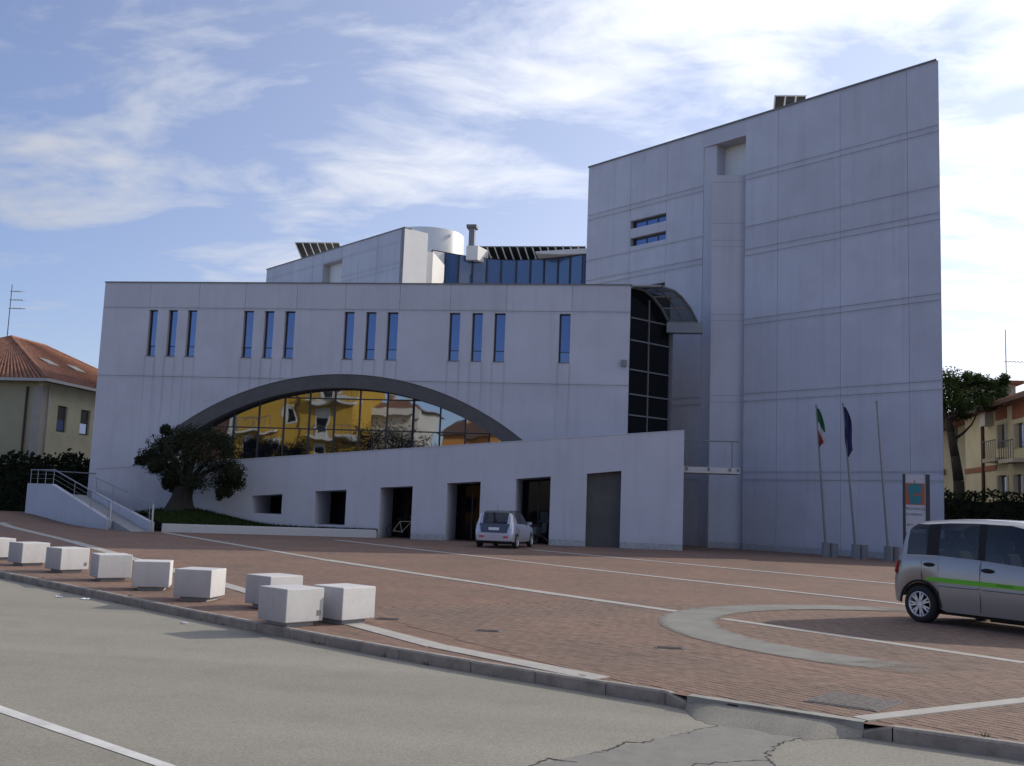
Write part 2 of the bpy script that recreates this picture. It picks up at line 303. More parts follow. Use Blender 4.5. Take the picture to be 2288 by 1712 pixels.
def weather(M, zlev, amount=1.0):
    n = M.node_tree; L = n.links.new; b = n.nodes['Principled BSDF']; src = b.inputs['Base Color'].links[0].from_socket
    def mth(op, a, bb=None, c=None, clamp=False):
        k = n.nodes.new('ShaderNodeMath'); k.operation = op; k.use_clamp = clamp
        for i, x in enumerate((a, bb, c)):
            if x is None: continue
            if isinstance(x, (int, float)): k.inputs[i].default_value = x
            else: L(x, k.inputs[i])
        return k.outputs[0]
    def noise(scale, stretch, detail):
        mp = n.nodes.new('ShaderNodeMapping'); mp.inputs['Scale'].default_value = stretch; L(g.outputs['Position'], mp.inputs[0])
        k = n.nodes.new('ShaderNodeTexNoise'); k.inputs['Scale'].default_value = scale; k.inputs['Detail'].default_value = detail; k.inputs['Roughness'].default_value = 0.6; L(mp.outputs[0], k.inputs['Vector']); return k.outputs['Fac']
    g = n.nodes.new('ShaderNodeNewGeometry'); s_ = n.nodes.new('ShaderNodeSeparateXYZ'); L(g.outputs['Position'], s_.inputs[0])
    oi = n.nodes.new('ShaderNodeObjectInfo')
    streak = noise(1.0, (2.6, 2.6, 0.16), 5); blot = noise(0.55, (1, 1, 1), 5); fine = noise(3.0, (1, 1, 1), 4)
    dirt = mth('MULTIPLY', mth('SUBTRACT', streak, 0.50, clamp=True), 0.9)
    dirt = mth('ADD', dirt, mth('MULTIPLY', mth('SUBTRACT', blot, 0.52, clamp=True), 0.7))
    for z in zlev:
        p = mth('SUBTRACT', 1.0, mth('MULTIPLY', mth('ABSOLUTE', mth('SUBTRACT', s_.outputs[2], z-.03)), 1/0.15), clamp=True)
        dirt = mth('ADD', dirt, mth('MULTIPLY', mth('MULTIPLY', p, fine), 0.62))
    foot = mth('SUBTRACT', 1.0, mth('MULTIPLY', s_.outputs[2], 1/0.75), clamp=True)
    dirt = mth('ADD', dirt, mth('MULTIPLY', mth('MULTIPLY', foot, foot), mth('MULTIPLY', fine, 0.8)))
    tone = mth('MULTIPLY_ADD', oi.outputs['Random'], 0.085, 0.955)
    cc_ = n.nodes.new('ShaderNodeMix'); cc_.data_type = 'RGBA'; cc_.blend_type = 'MULTIPLY'; cc_.inputs[0].default_value = 1.0
    cb_ = n.nodes.new('ShaderNodeCombineColor'); [L(tone, cb_.inputs[k]) for k in range(3)]
    L(src, cc_.inputs[6]); L(cb_.outputs[0], cc_.inputs[7])
    mx = n.nodes.new('ShaderNodeMix'); mx.data_type = 'RGBA'; L(mth('MULTIPLY', dirt, amount, clamp=True), mx.inputs[0]); L(cc_.outputs[2], mx.inputs[6]); mx.inputs[7].default_value = (0.24, 0.23, 0.23, 1)
    L(mx.outputs[2], b.inputs['Base Color'])

# ------------------------------------------------------------------ mesh helpers
OFF = {}
class MB:
    def __init__(s): s.v = []; s.f = []
    def add(s, vs, fs):
        k = len(s.v); s.v += [Vector(p) for p in vs]; s.f += [tuple(i+k for i in f) for f in fs]; return s
    def box(s, x0, x1, y0, y1, z0, z1):
        return s.hexa([(x0, y0, z0), (x1, y0, z0), (x1, y1, z0), (x0, y1, z0), (x0, y0, z1), (x1, y0, z1), (x1, y1, z1), (x0, y1, z1)])
    def hexa(s, p): return s.add(p, [(0, 3, 2, 1), (4, 5, 6, 7), (0, 1, 5, 4), (1, 2, 6, 5), (2, 3, 7, 6), (3, 0, 4, 7)])
    def frame(s, o, u, v, w, a, b):      # box in a frame: o + u*[a0,b0] + v*[a1,b1] + w*[a2,b2]
        P = lambda i, j, k: Vector(o) + u*i + v*j + w*k
        return s.hexa([P(a[0], a[1], a[2]), P(b[0], a[1], a[2]), P(b[0], b[1], a[2]), P(a[0], b[1], a[2]), P(a[0], a[1], b[2]), P(b[0], a[1], b[2]), P(b[0], b[1], b[2]), P(a[0], b[1], b[2])])
    def prism(s, poly, z0, z1):
        n = len(poly); vs = [(p[0], p[1], z0) for p in poly] + [(p[0], p[1], z1) for p in poly]
        return s.add(vs, [tuple(range(n-1, -1, -1)), tuple(range(n, 2*n))] + [(i, (i+1) % n, n+(i+1) % n, n+i) for i in range(n)])
    def cyl(s, p0, p1, r0, r1=None, n=10, caps=True):
        r1 = r0 if r1 is None else r1
        p0 = Vector(p0); p1 = Vector(p1); d = (p1-p0).normalized(); a = d.orthogonal().normalized(); b = d.cross(a)
        vs = [p0 + (a*math.cos(t)+b*math.sin(t))*r0 for t in [2*math.pi*i/n for i in range(n)]] + [p1 + (a*math.cos(t)+b*math.sin(t))*r1 for t in [2*math.pi*i/n for i in range(n)]]
        fs = [(i, (i+1) % n, n+(i+1) % n, n+i) for i in range(n)]
        if caps: fs += [tuple(range(n-1, -1, -1)), tuple(range(n, 2*n))]
        return s.add(vs, fs)
    def tube(s, pts, r, n=8):
        for i in range(len(pts)-1):
            ra = r[i] if isinstance(r, (list, tuple)) else r; rb = r[i+1] if isinstance(r, (list, tuple)) else r
            s.cyl(pts[i], pts[i+1], ra, rb, n)
        return s
    def lathe(s, prof, n=24, axis='z', c=(0, 0, 0)):
        c = Vector(c); vs = []
        for r, h in prof:
            for i in range(n):
                t = 2*math.pi*i/n
                vs.append(c + (Vector((r*math.cos(t), r*math.sin(t), h)) if axis == 'z' else Vector((r*math.cos(t), h, r*math.sin(t)))))
        fs = []
        for j in range(len(prof)-1):
            for i in range(n): fs.append((j*n+i, j*n+(i+1) % n, (j+1)*n+(i+1) % n, (j+1)*n+i))
        return s.add(vs, fs)
    def holes(s, outer, hol, o, u, v, w, t0, t1, back=None):
        loops = [outer] + list(hol); flat = [p for l in loops for p in l]
        tris = tessellate_polygon([[Vector((p[0], p[1], 0)) for p in l] for l in loops])
        N = len(flat); bk = back or (lambda a, b: (a, b))
        vs = [Vector(o) + u*p[0] + v*p[1] + w*t0 for p in flat] + [Vector(o) + u*bk(*p)[0] + v*bk(*p)[1] + w*t1 for p in flat]
        fs = [tuple(t) for t in tris] + [tuple(i+N for i in reversed(t)) for t in tris]
        k = 0
        for l in loops:
            n = len(l)
            for i in range(n): fs.append((k+i, k+(i+1) % n, N+k+(i+1) % n, N+k+i))
            k += n
        return s.add(vs, fs)
    def sheet(s, poly):
        tris = tessellate_polygon([[Vector((p[0], p[1], 0)) for p in poly]])
        out = []
        for t in tris:
            a, b, c = [Vector(poly[i]) for i in t]
            out.append(t if (b-a).cross(c-a).z > 0 else (t[0], t[2], t[1]))
        return s.add(poly, out)
    def build(s, name, m, parent=None, local=False, smooth=False, fix=True, bevel=0.0):
        me = bpy.data.meshes.new(name)
        off = Vector((0, 0, 0)) if (parent is None or local) else OFF[parent.name]
        me.from_pydata([tuple(p-off) for p in s.v], [], s.f)
        if fix:
            bm = bmesh.new(); bm.from_mesh(me); bmesh.ops.remove_doubles(bm, verts=bm.verts, dist=1e-5)
            bmesh.ops.recalc_face_normals(bm, faces=bm.faces); bm.to_mesh(me); bm.free()
        o = bpy.data.objects.new(name, me); col.objects.link(o)
        if m is not None: me.materials.append(MT[m] if isinstance(m, str) else m)
        if smooth:
            for p in me.polygons: p.use_smooth = True
        if bevel:
            bv = o.modifiers.new('bevel', 'BEVEL'); bv.width = bevel; bv.segments = 2; bv.limit_method = 'ANGLE'
        if parent is not None: o.parent = parent
        OFF[o.name] = off
        return o
def tag(o, label=None, cat=None, group=None, kind=None):
    if label: o['label'] = label
    if cat: o['category'] = cat
    if group: o['group'] = group
    if kind: o['kind'] = kind
    return o
def thing(name, label, cat, loc=(0, 0, 0), group=None, rotz=0.0):
    o = bpy.data.objects.new(name, None); col.objects.link(o); o.empty_display_size = 0.3
    o.location = loc; o.rotation_euler = (0, 0, rotz); OFF[o.name] = Vector(loc)
    return tag(o, label, cat, group)
def struct(mb, name, m, **kw): return tag(mb.build(name, m, **kw), kind='structure')
def inst(src, name, parent, loc, rot=(0, 0, 0)):
    o = bpy.data.objects.new(name, src.data); col.objects.link(o); o.parent = parent; o.location = loc; o.rotation_euler = rot; OFF[o.name] = OFF.get(src.name, Vector((0, 0, 0))); return o
def text_mesh(body, size, name, m, parent, o, u, v, w, align='CENTER', local=False):
    c = bpy.data.curves.new(name, 'FONT'); c.body = body; c.size = size; c.align_x = align; c.extrude = 0.001; c.resolution_u = 2
    t = bpy.data.objects.new(name, c); col.objects.link(t)
    bpy.context.view_layer.update()
    me = bpy.data.meshes.new_from_object(t.evaluated_get(bpy.context.evaluated_depsgraph_get()))
    bpy.data.objects.remove(t)
    off = Vector((0, 0, 0)) if local else OFF[parent.name]
    for vt in me.vertices: vt.co = Vector(o) + u*vt.co.x + v*vt.co.y + w*vt.co.z - off
    me.materials.clear(); me.materials.append(MT[m])
    ob = bpy.data.objects.new(name, me); col.objects.link(ob); ob.parent = parent; OFF[ob.name] = off
    return ob
def leaves(mb, centers, per, size, rnd, flat=0.0, long=1.6):
    for (c, rad) in centers:
        c = Vector(c)
        for _ in range(per):
            d = Vector((rnd.gauss(0, .52), rnd.gauss(0, .52), rnd.gauss(0, .52)))
            if d.length > 1.35: d *= 1.35/d.length
            p = c + Vector((d.x*rad[0], d.y*rad[1], d.z*rad[2]))
            a = Vector((rnd.gauss(0, 1), rnd.gauss(0, 1), rnd.gauss(0, 1)*(1-flat))).normalized(); b = a.orthogonal().normalized()
            s = size*rnd.uniform(0.6, 1.3)
            mb.add([p-a*s*long/2, p+b*s*0.35, p+a*s*long/2, p-b*s*0.35], [(0, 1, 2, 3)])
    return mb
X, Y, Z = Vector((1, 0, 0)), Vector((0, 1, 0)), Vector((0, 0, 1))

# ------------------------------------------------------------------ ground, road, plaza
struct(MB().add([(-300, -300, -0.17), (300, -300, -0.17), (300, 400, -0.17), (-300, 400, -0.17)], [(0, 1, 2, 3)]), 'ground', 'earth')
KERB = [(-62, 56.5), (-45, 43.2), (-30, 31.6), (-20, 24.1), (-13.14, 19.22), (-10.86, 17.55), (-8.6, 15.85), (-7.05, 14.70), (-5.35, 13.48), (-4.1, 12.62), (-2.95, 11.85), (-1.99, 11.25), (-0.48, 10.42), (0.10, 10.10), (0.38, 9.88)]
KERB_R = [(1.48, 9.30), (1.66, 9.22), (1.95, 9.10), (2.88, 8.72), (4.2, 8.15), (7, 6.9), (14, 3.7), (30, -3.6), (60, -17)]
edge = KERB + KERB_R
far_edge = [(60, -27), (14, -6.5), (2, -1.2), (-4, 2.2), (-20, 13.2), (-45, 31.5), (-62, 44.5)]
road = struct(MB().sheet([(x, y, -0.115) for x, y in edge] + [(x, y, -0.115) for x, y in far_edge]), 'road', 'asphalt')
struct(MB().sheet([(x, y, 0.0) for x, y in reversed(far_edge)] + [(60, -60, 0), (-62, -60, 0)]), 'far_pavement', 'ringcon')
def rise(x, y):
    a = min(1, max(0, (-x-25)/8)); b = min(1, max(0, (y-40)/9)); a = a*a*(3-2*a); b = b*b*(3-2*b)
    return 0.42*a*b
def poly_y(x):
    for (x0, y0), (x1, y1) in zip(edge, edge[1:]):
        if x0 <= x <= x1: return y0 + (y1-y0)*(x-x0)/(x1-x0)
    return edge[-1][1]
pl = MB(); xs = sorted(set([p[0] for p in edge] + [-62+i*2.0 for i in range(62)])); NY = 26
xs = [x for x in xs if x <= 60]
for i, x in enumerate(xs):
    y0 = poly_y(x)
    for j in range(NY):
        y = y0 + (78-y0)*(j/(NY-1))**1.3; pl.v.append(Vector((x, y, rise(x, y))))
for i in range(len(xs)-1):
    for j in range(NY-1): pl.f.append((i*NY+j, (i+1)*NY+j, (i+1)*NY+j+1, i*NY+j+1))
plaza = struct(pl, 'plaza', 'paving')

# kerb stones
kb = MB()
for run in (KERB[2:], KERB_R[1:7]):
    for (a, b) in zip(run, run[1:]):
        a = Vector((*a, -0.05)); b = Vector((*b, -0.05)); d = (b-a).normalized(); nr = Vector((-d.y, d.x, 0))
        kb.add([a, b, b+nr*0.1, a+nr*0.1], [(0, 1, 2, 3)])
kerb = struct(kb, 'kerb', 'joint')
def kerb_run(pts, drop0=0.0, drop1=0.0):
    segs = []
    for (a, b) in zip(pts, pts[1:]):
        a = Vector((*a, 0)); b = Vector((*b, 0)); L = (b-a).length; n = max(1, round(L/1.0))
        for k in range(n): segs.append((a.lerp(b, k/n), a.lerp(b, (k+1)/n)))
    for i, (a, b) in enumerate(segs):
        d = (b-a).normalized(); nrm = Vector((-d.y, d.x, 0))
        if nrm.y < 0: nrm = -nrm
        g = 0.006; a2 = a + d*g; b2 = b - d*g
        za = 0.010 + random.uniform(-.003, .003); zb = za + random.uniform(-.002, .002)
        if i == 0 and drop0: za -= drop0
        if i == len(segs)-1 and drop1: zb -= drop1
        c = 0.018; f = -nrm*0.02; bk = nrm*0.07
        mb = MB()
        prof = lambda p, z: [p+f+Z*-0.16, p+f+Z*(z-c), p+f+nrm*c+Z*z, p+bk+Z*z, p+bk+Z*-0.16]
        P, Q = prof(a2, za), prof(b2, zb)
        mb.add(P+Q, [(0, 1, 2, 3, 4), (9, 8, 7, 6, 5)] + [(k, (k+1) % 5, 5+(k+1) % 5, 5+k) for k in range(5)])
        mb.build('kerb_stone', 'kerb', kerb)
kerb_run(KERB[2:], 0, 0.085)
kerb_run(KERB_R[1:7], 0.085, 0)

e0, e1 = Vector((.30, 9.94, 0)), Vector((1.74, 9.20, 0)); ad = (e1-e0).normalized(); an = Vector((ad.y, -ad.x, 0)); NA = 24
apr = MB(); lip = MB()
for i in range(NA+1):
    p = e0.lerp(e1, i/NA); k = min(1, min(i, NA-i)/5.0+.05); j1 = random.uniform(-.008, .008); j2 = random.uniform(-.05, .05)
    lip.v += [p - an*.10 + Z*.0115, p + an*(.02+j1) + Z*.0105, p + an*(.03+j1) + Z*-.13]
    apr.v += [p + Z*(-.012-.03*(1-k)), p + an*(.17*k+.02) + Z*(-.05*k-.06*(1-k)), p + an*((.42+j2)*k+.04) + Z*-.1128]
for i in range(NA):
    for j in range(2):
        apr.f.append((3*i+j, 3*i+j+1, 3*i+4+j, 3*i+3+j)); lip.f.append((3*i+j, 3*i+j+1, 3*i+4+j, 3*i+3+j))
struct(apr, 'asphalt_apron', 'asphalt', smooth=True); struct(lip, 'dropped_kerb', 'ringcon')
for (x_, y_, l_) in ((1640, 1577, .05), (1856, 1608, .10)):
    c_ = G(x_, y_, -.02); MB().frame(c_, ad, an, Z, (-l_, -.03, -.05), (l_, .035, .015)).build('broken_edge', 'crack', kerb)

# pale stone bands let into the paving
def band(pts, w0, w1, zt=0.010):
    s = None
    for (a, b) in zip(pts, pts[1:]):
        a = Vector((*a, 0)); b = Vector((*b, 0)); L = (b-a).length; n = max(1, round(L/2.2)); d = (b-a).normalized(); nr = Vector((-d.y, d.x, 0))
        for k in range(n):
            p, q = a.lerp(b, k/n) + d*0.008, a.lerp(b, (k+1)/n) - d*0.008
            wa = w0+(w1-w0)*k/n; wb = w0+(w1-w0)*(k+1)/n
            zz_ = zt + random.uniform(-.001, .001); rp, rq = rise(p.x, p.y), rise(q.x, q.y)
            mb = MB().hexa([p-nr*wa/2+Z*(rp-.02), q-nr*wb/2+Z*(rq-.02), q+nr*wb/2+Z*(rq-.02), p+nr*wa/2+Z*(rp-.02), p-nr*wa/2+Z*(rp+zz_), q-nr*wb/2+Z*(rq+zz_), q+nr*wb/2+Z*(rq+zz_), p+nr*wa/2+Z*(rp+zz_)])
            if s is None: s = struct(mb, 'paving_band', 'strip')
            else: mb.build('band_slab', 'strip', s)
band([(-21.3, 42.2), (-9.35, 28.16), (-3.08, 21.54), (0.36, 18.12)], 0.36, 0.24)
band([(1.06, 17.32), (4.53, 13.79), (9.2, 9.0)], 0.20, 0.20)
band([(-13.5, 42.2), (-3.02, 30.56), (4.95, 22.3), (12.3, 14.6)], 0.30, 0.24)
band([(-5.0, 41.0), (0.8, 35.0), (6.5, 29.0), (14.0, 21.2)], 0.34, 0.28)
band([(-29.84, 43.3), (-19.44, 31.94), (-10.74, 21.84), (-7.49, 18.0)], 0.40, 0.30)
band([(-7.49, 18.0), (-4.12, 13.9), (-2.6, 12.25), (-0.55, 10.62)], 0.28, 0.30)
band([(1.72, 9.32), (3.54, 10.84), (8.5, 15.0)], 0.17, 0.17, 0.014)

# worn concrete ring
rg = MB(); cx, cy = 4.75, 16.5; NR = 60; NW = 6; wear = []
for i in range(NR+1):
    t = R(84) + (R(254)-R(84))*i/NR; f_ = i/NR
    for j in range(NW+1):
        r_ = 3.84+.89*j/NW; rg.v.append(Vector((cx+r_*math.cos(t), cy+r_*math.sin(t), 0.0125)))
        e_ = min(j, NW-j)/1.0; wear.append(min(1.0, .55+.45*min(1, e_)) * min(1, (1-f_)/.14+.0) * min(1, f_/.12+.05))
for i in range(NR):
    for j in range(NW): q_ = i*(NW+1)+j; rg.f.append((q_, q_+NW+1, q_+NW+2, q_+1))
def ring_mat():
    M = mat('worn_ring_concrete', (0.215, 0.208, 0.182), 0.95, var=0.22, vscale=1.3, bump=0.2, bscale=50); n = M.node_tree; L = n.links.new; b = n.nodes['Principled BSDF']
    at = n.nodes.new('ShaderNodeAttribute'); at.attribute_name = 'wear'; g = n.nodes.new('ShaderNodeNewGeometry')
    nz_ = n.nodes.new('ShaderNodeTexNoise'); nz_.inputs['Scale'].default_value = 3.5; nz_.inputs['Detail'].default_value = 6; L(g.outputs['Position'], nz_.inputs['Vector'])
    ad_ = n.nodes.new('ShaderNodeMath'); ad_.operation = 'ADD'; L(at.outputs['Fac'], ad_.inputs[0]); L(nz_.outputs['Fac'], ad_.inputs[1])
    m_ = n.nodes.new('ShaderNodeMapRange'); m_.inputs['From Min'].default_value = .70; m_.inputs['From Max'].default_value = 1.35; m_.inputs['To Max'].default_value = .92; L(ad_.outputs[0], m_.inputs['Value']); L(m_.outputs[0], b.inputs['Alpha'])
    return M
ring = rg.build('concrete_ring', ring_mat(), fix=False); ring['kind'] = 'structure'
wa_ = ring.data.attributes.new('wear', 'FLOAT', 'POINT')
for k, v in enumerate(wear): wa_.data[k].value = v

# near pavers built one by one, farther ones as one mass
pu = Vector((math.cos(PAVE_ANG), math.sin(PAVE_ANG), 0)); pvv = Vector((-pu.y, pu.x, 0))
cand = []
def inring(p):
    d = math.hypot(p.x-cx, p.y-cy); return 3.7 < d < 4.85 and p.x < cx+0.1
for i in range(-70, 90):
    for j in range(40, 190):
        p = pu*(i*0.21 + (0.105 if j % 2 else 0)) + pvv*(j*0.105)
        if not (-6 < p.x < 8 and 8 < p.y < 19.5): continue
        d = p-Vector((0, 0, 0)); dep = d.dot(Vector((_fw.x, _fw.y, 0)).normalized()); lat = d.dot(_rt)
        if abs(lat) > dep*0.53+0.4: continue
        if p.y < poly_y(p.x)+0.19 : continue
        if -7.5 < p.x < -0.4 and p.y < 10.45-(p.x+0.48)*1.17+0.9 and p.y < 18 and (p.x*0.772+p.y*0.636) < 6.35: continue
        cand.append((dep, p))
cand.sort(key=lambda c: c[0])
proto = None
for dep, p in cand[:300]:
    if proto is None:
        a, b, z1 = 0.1015, 0.049, 0.0055
        mb = MB().add([(-a, -b, 0), (a, -b, 0), (a, b, 0), (-a, b, 0), (-a+.004, -b+.004, z1), (a-.004, -b+.004, z1), (a-.004, b-.004, z1), (-a+.004, b-.004, z1)], [(4, 5, 6, 7), (0, 1, 5, 4), (1, 2, 6, 5), (2, 3, 7, 6), (3, 0, 4, 7)])
        proto = mb.build('paver', 'paver', plaza, local=True, fix=False); proto.location = p; proto.rotation_euler = (0, 0, PAVE_ANG)
    else:
        o = inst(proto, 'paver', plaza, p + Z*random.uniform(-.0015, .0), (random.uniform(-.006, .006), random.uniform(-.006, .006), PAVE_ANG))
st = MB()
for dep, p in cand[300:]:
    a, b, z1 = 0.1015, 0.049, 0.0055 + random.uniform(-.002, 0)
    q = [p-pu*a-pvv*b, p+pu*a-pvv*b, p+pu*a+pvv*b, p-pu*a+pvv*b]
    st.add(q + [c + Z*z1 for c in q], [(4, 5, 6, 7), (0, 1, 5, 4), (1, 2, 6, 5), (2, 3, 7, 6), (3, 0, 4, 7)])
o = st.build('paver_field', 'paver', plaza, fix=False); o['kind'] = 'stuff'

# steel cover plate, small gullies, road marking, cracks, patch, litter
gq = [G(1801, 1569), G(1864, 1549), G(2014, 1571), G(1956, 1591)]
gr = thing('drain_cover', 'large dark steel drain cover set flush in the paving near the kerb', 'drain cover', ((gq[0]+gq[2])/2))
gc = (gq[0]+gq[1]+gq[2]+gq[3])/4
MB().prism([(gc+(p-gc)*1.06) for p in gq], 0.002, 0.012).build('frame', 'flashing', gr)
pc = MB().prism([(gc+(p-gc)*0.97) for p in gq], 0.005, 0.016).build('plate', 'grate', gr)
du = (gq[1]-gq[0]); dv = (gq[3]-gq[0])
for i in range(1, 9):
    a = gq[0] + dv*(i/9) + du*0.05; b = gq[0] + dv*(i/9) + du*0.95
    MB().cyl(a+Z*.015, b+Z*.015, 0.006, n=5).build('rib', 'grate', gr)
for (px, py, lab) in ((868, 1384, 'small dark slotted gully beside the last concrete block'), (1090, 1411, 'small dark gully with grass tuft in the middle of the paving'), (1496, 1449, 'small dark gully left of the concrete ring')):
    c = G(px, py); t = thing('gully', lab, 'gully', c, 'small gullies in the paving')
    MB().prism([c+Vector((-.18, -.09, 0)), c+Vector((.18, -.09, 0)), c+Vector((.18, .09, 0)), c+Vector((-.18, .09, 0))], 0.004, 0.011).build('rim', 'flashing', t)
    for k in range(5): MB().box(c.x-.15, c.x+.15, c.y-.075+k*.032, c.y-.06+k*.032, .008, .016).build('bar', 'grate', t)
ml = [G(-60, 1556, -.111), G(0, 1576, -.111), G(385, 1708, -.111), G(520, 1757, -.111)]; ml2 = [G(480, 1757, -.111), G(340, 1708, -.111), G(0, 1592, -.111), G(-60, 1571, -.111)]
struct(MB().sheet([tuple(p) for p in ml+ml2]), 'road_marking', 'white_paint')
def crack(pts, w, name):
    mb = MB(); last = None; P = [G(x, y, -.112) for x, y in pts]; fine = []
    for a, b in zip(P, P[1:]):
        n = max(2, int((b-a).length/0.04))
        for k in range(n): fine.append(a.lerp(b, k/n) + Vector((random.gauss(0, .014), random.gauss(0, .014), 0)))
    fine.append(P[-1])
    for i in range(len(fine)-1):
        a, b = fine[i], fine[i+1]; d = (b-a).normalized(); nr = Vector((-d.y, d.x, 0)); wa = w*random.uniform(.1, 1.0); wb = w*random.uniform(.1, 1.0)
        mb.add([a-nr*wa, b-nr*wb, b+nr*wb, a+nr*wa], [(0, 1, 2, 3)])
    return mb.build(name, 'crack', road, fix=False)
struct(MB().sheet([tuple(G(x, y, -.1135)) for x, y in [(1180, 1712), (1330, 1680), (1470, 1651), (1640, 1612), (1680, 1604), (1760, 1612), (1870, 1618), (1860, 1632), (1740, 1662), (1716, 1690), (1735, 1712), (1720, 1760), (1100, 1760)]]), 'asphalt_repair', 'patch')
crack([(1150, 1725), (1225, 1695), (1290, 1703)], .016, 'crack'); crack([(1320, 1685), (1380, 1668), (1395, 1656), (1440, 1660), (1462, 1652)], .014, 'crack')
crack([(1500, 1645), (1570, 1628), (1640, 1613), (1655, 1606)], .006, 'crack'); crack([(1655, 1606), (1720, 1606), (1790, 1615), (1872, 1618)], .007, 'crack')
crack([(1880, 1620), (1855, 1631), (1800, 1646), (1735, 1663), (1716, 1684), (1712, 1695), (1730, 1708), (1722, 1730)], .011, 'crack'); crack([(1712, 1698), (1660, 1700), (1560, 1708), (1500, 1725)], .013, 'crack')
for k, (px, py, sx, lab) in enumerate(((133, 1334, .10, 'crumpled white paper scrap in the gutter, leftmost'), (192, 1339, .13, 'pale blue paper litter in the gutter below the single-faced block'), (412, 1393, .09, 'small blue and white packet in the gutter below the paired blocks'))):
    c = G(px, py, -.108); mb = MB(); n = 5
    for i in range(n):
        for j in range(n): mb.v.append(c + Vector(((i-2)*sx/4, (j-2)*sx*.18, random.uniform(0, .022))))
    for i in range(n-1):
        for j in range(n-1): mb.f.append((i*n+j, (i+1)*n+j, (i+1)*n+j+1, i*n+j+1))
    tag(mb.build('paper_litter', 'litter', fix=False), lab, 'litter', 'litter along the kerb')

# ------------------------------------------------------------------ the civic building
B = thing('civic_building', 'large white civic building with arched glass window, ramp and tall blank tower', 'building', (-14, 50, 0))
YF = 49.56; XL, XR = -29.40, -1.60; ZT, ZJ1, ZJ2 = 12.74, 11.37, 7.74
c1 = lambda x, y: (180+x*.3625, 460+y*.3625)
c2 = lambda x, y: (880+x*.3625, 460+y*.3625)
win_px = [c1(*p)+c1(*q) for p, q in [((425, 642), (478, 642)), ((545, 642), (600, 642)), ((663, 643), (720, 643)), ((1008, 646), (1070, 646)), ((1137, 647), (1195, 647)), ((1262, 648), (1325, 648)), ((1628, 650), (1690, 650)), ((1762, 651), (1825, 651)), ((1893, 652), (1960, 652))]] + \
         [c2(*p)+c2(*q) for p, q in [((345, 655), (411, 655)), ((485, 656), (550, 656)), ((622, 657), (690, 657)), ((1022, 660), (1090, 660))]]
WZ1 = FY(*c1(700, 644), YF).z; WZ0 = FY(*c1(700, 928), YF).z
WIN = [(FY(a, b, YF).x, FY(c, d, YF).x) for a, b, c, d in win_px]
# arch: circle through three surveyed points of its outer edge
pa, pb_, pc_ = FY(300, 1035, YF), FY(770, 836, YF), FY(1166, 982, YF)
def circ(a, b, c):
    ax, ay, bx, by, cx_, cy_ = a.x, a.z, b.x, b.z, c.x, c.z
    d = 2*(ax*(by-cy_)+bx*(cy_-ay)+cx_*(ay-by))
    ux = ((ax**2+ay**2)*(by-cy_)+(bx**2+by**2)*(cy_-ay)+(cx_**2+cy_**2)*(ay-by))/d
    uy = ((ax**2+ay**2)*(cx_-bx)+(bx**2+by**2)*(ax-cx_)+(cx_**2+cy_**2)*(bx-ax))/d
    return ux, uy, math.hypot(ax-ux, ay-uy)
ACX, ACZ, AR = circ(pa, pb_, pc_)
ZB = 2.2
t0 = math.acos(max(-1, min(1, (ZB-ACZ)/AR)))       # angle from the top where the circle meets ZB
def arch_loop(r, n=48):
    t = math.acos(max(-1, min(1, (ZB-ACZ)/r)))
    return [(ACX + r*math.sin(-t+2*t*i/n), ACZ + r*math.cos(-t+2*t*i/n)) for i in range(n+1)]
outer_arch = arch_loop(AR)
rect = lambda a, b, z0, z1: [(a, z0), (b, z0), (b, z1), (a, z1)]
win_holes = [rect(a, b, WZ0, WZ1) for a, b in WIN]
streak_x = [x for a, b in WIN for x in (a-.04, b+.02)]
MT['streaked'] = streaked(streak_x, WZ0, 4.5); weather(MT['streaked'], [ZJ1, ZJ2], .8)
MT['facade_top'] = mat('facade_top_plaster', (0.49, 0.49, 0.535), 0.85, var=0.06, vscale=0.5, bump=0.08, bscale=60); weather(MT['facade_top'], [ZJ1, ZT], .8)
weather(MT['plaster_plain'], [], .7)
fw = MB()
O = Vector((0, YF, 0))
lowL = [(XL, 0), (XL, ZT), (XR, ZT), (XR, 0)]
# structural wall behind the panels: bottom edge follows the arch
al = outer_arch
wall_outer = [(XL, 0), (al[0][0], 0)] + al + [(al[-1][0], 0), (XR, 0), (XR, ZT-.02), (XL, ZT-.02)]
fw.holes(wall_outer, win_holes, O, X, Z, Y, 0.05, 0.36)
facade = fw.build('facade_wall', 'backing', B)
g_ = 0.008
jx = [XL] + [FY(*c1(x, 560), YF).x for x in (430, 733, 1017, 1335, 1635, 1970)] + [FY(*c2(x, 560), YF).x for x in (350, 697, 1100)] + [XR]
for a, b in zip(jx, jx[1:]):
    MB().holes(rect(a+(g_ if a > XL else 0), b-(g_ if b < XR else 0), ZJ1+g_, ZT-.03), [], O, X, Z, Y, 0, 0.055).build('panel', 'facade_top', facade)
zl_ = ZJ2+g_
if AR+ACZ > zl_:
    dl_ = math.sqrt(AR*AR-(zl_-ACZ)**2); mid = [(ACX-dl_, zl_)] + [p for p in al if p[1] > zl_+.01] + [(ACX+dl_, zl_)]
else: mid = []
MB().holes([(XL, zl_)] + mid + [(XR, zl_), (XR, ZJ1-g_), (XL, ZJ1-g_)], win_holes, O, X, Z, Y, 0, 0.055).build('panel', 'streaked', facade)
low = [p for p in al if p[1] < ZJ2-g_]
la = [p for p in low if p[0] < ACX]; ra = [p for p in low if p[0] > ACX]
zc = ZJ2-g_; dx = math.sqrt(max(0, AR*AR-(zc-ACZ)**2)) if AR+ACZ > zc else 0
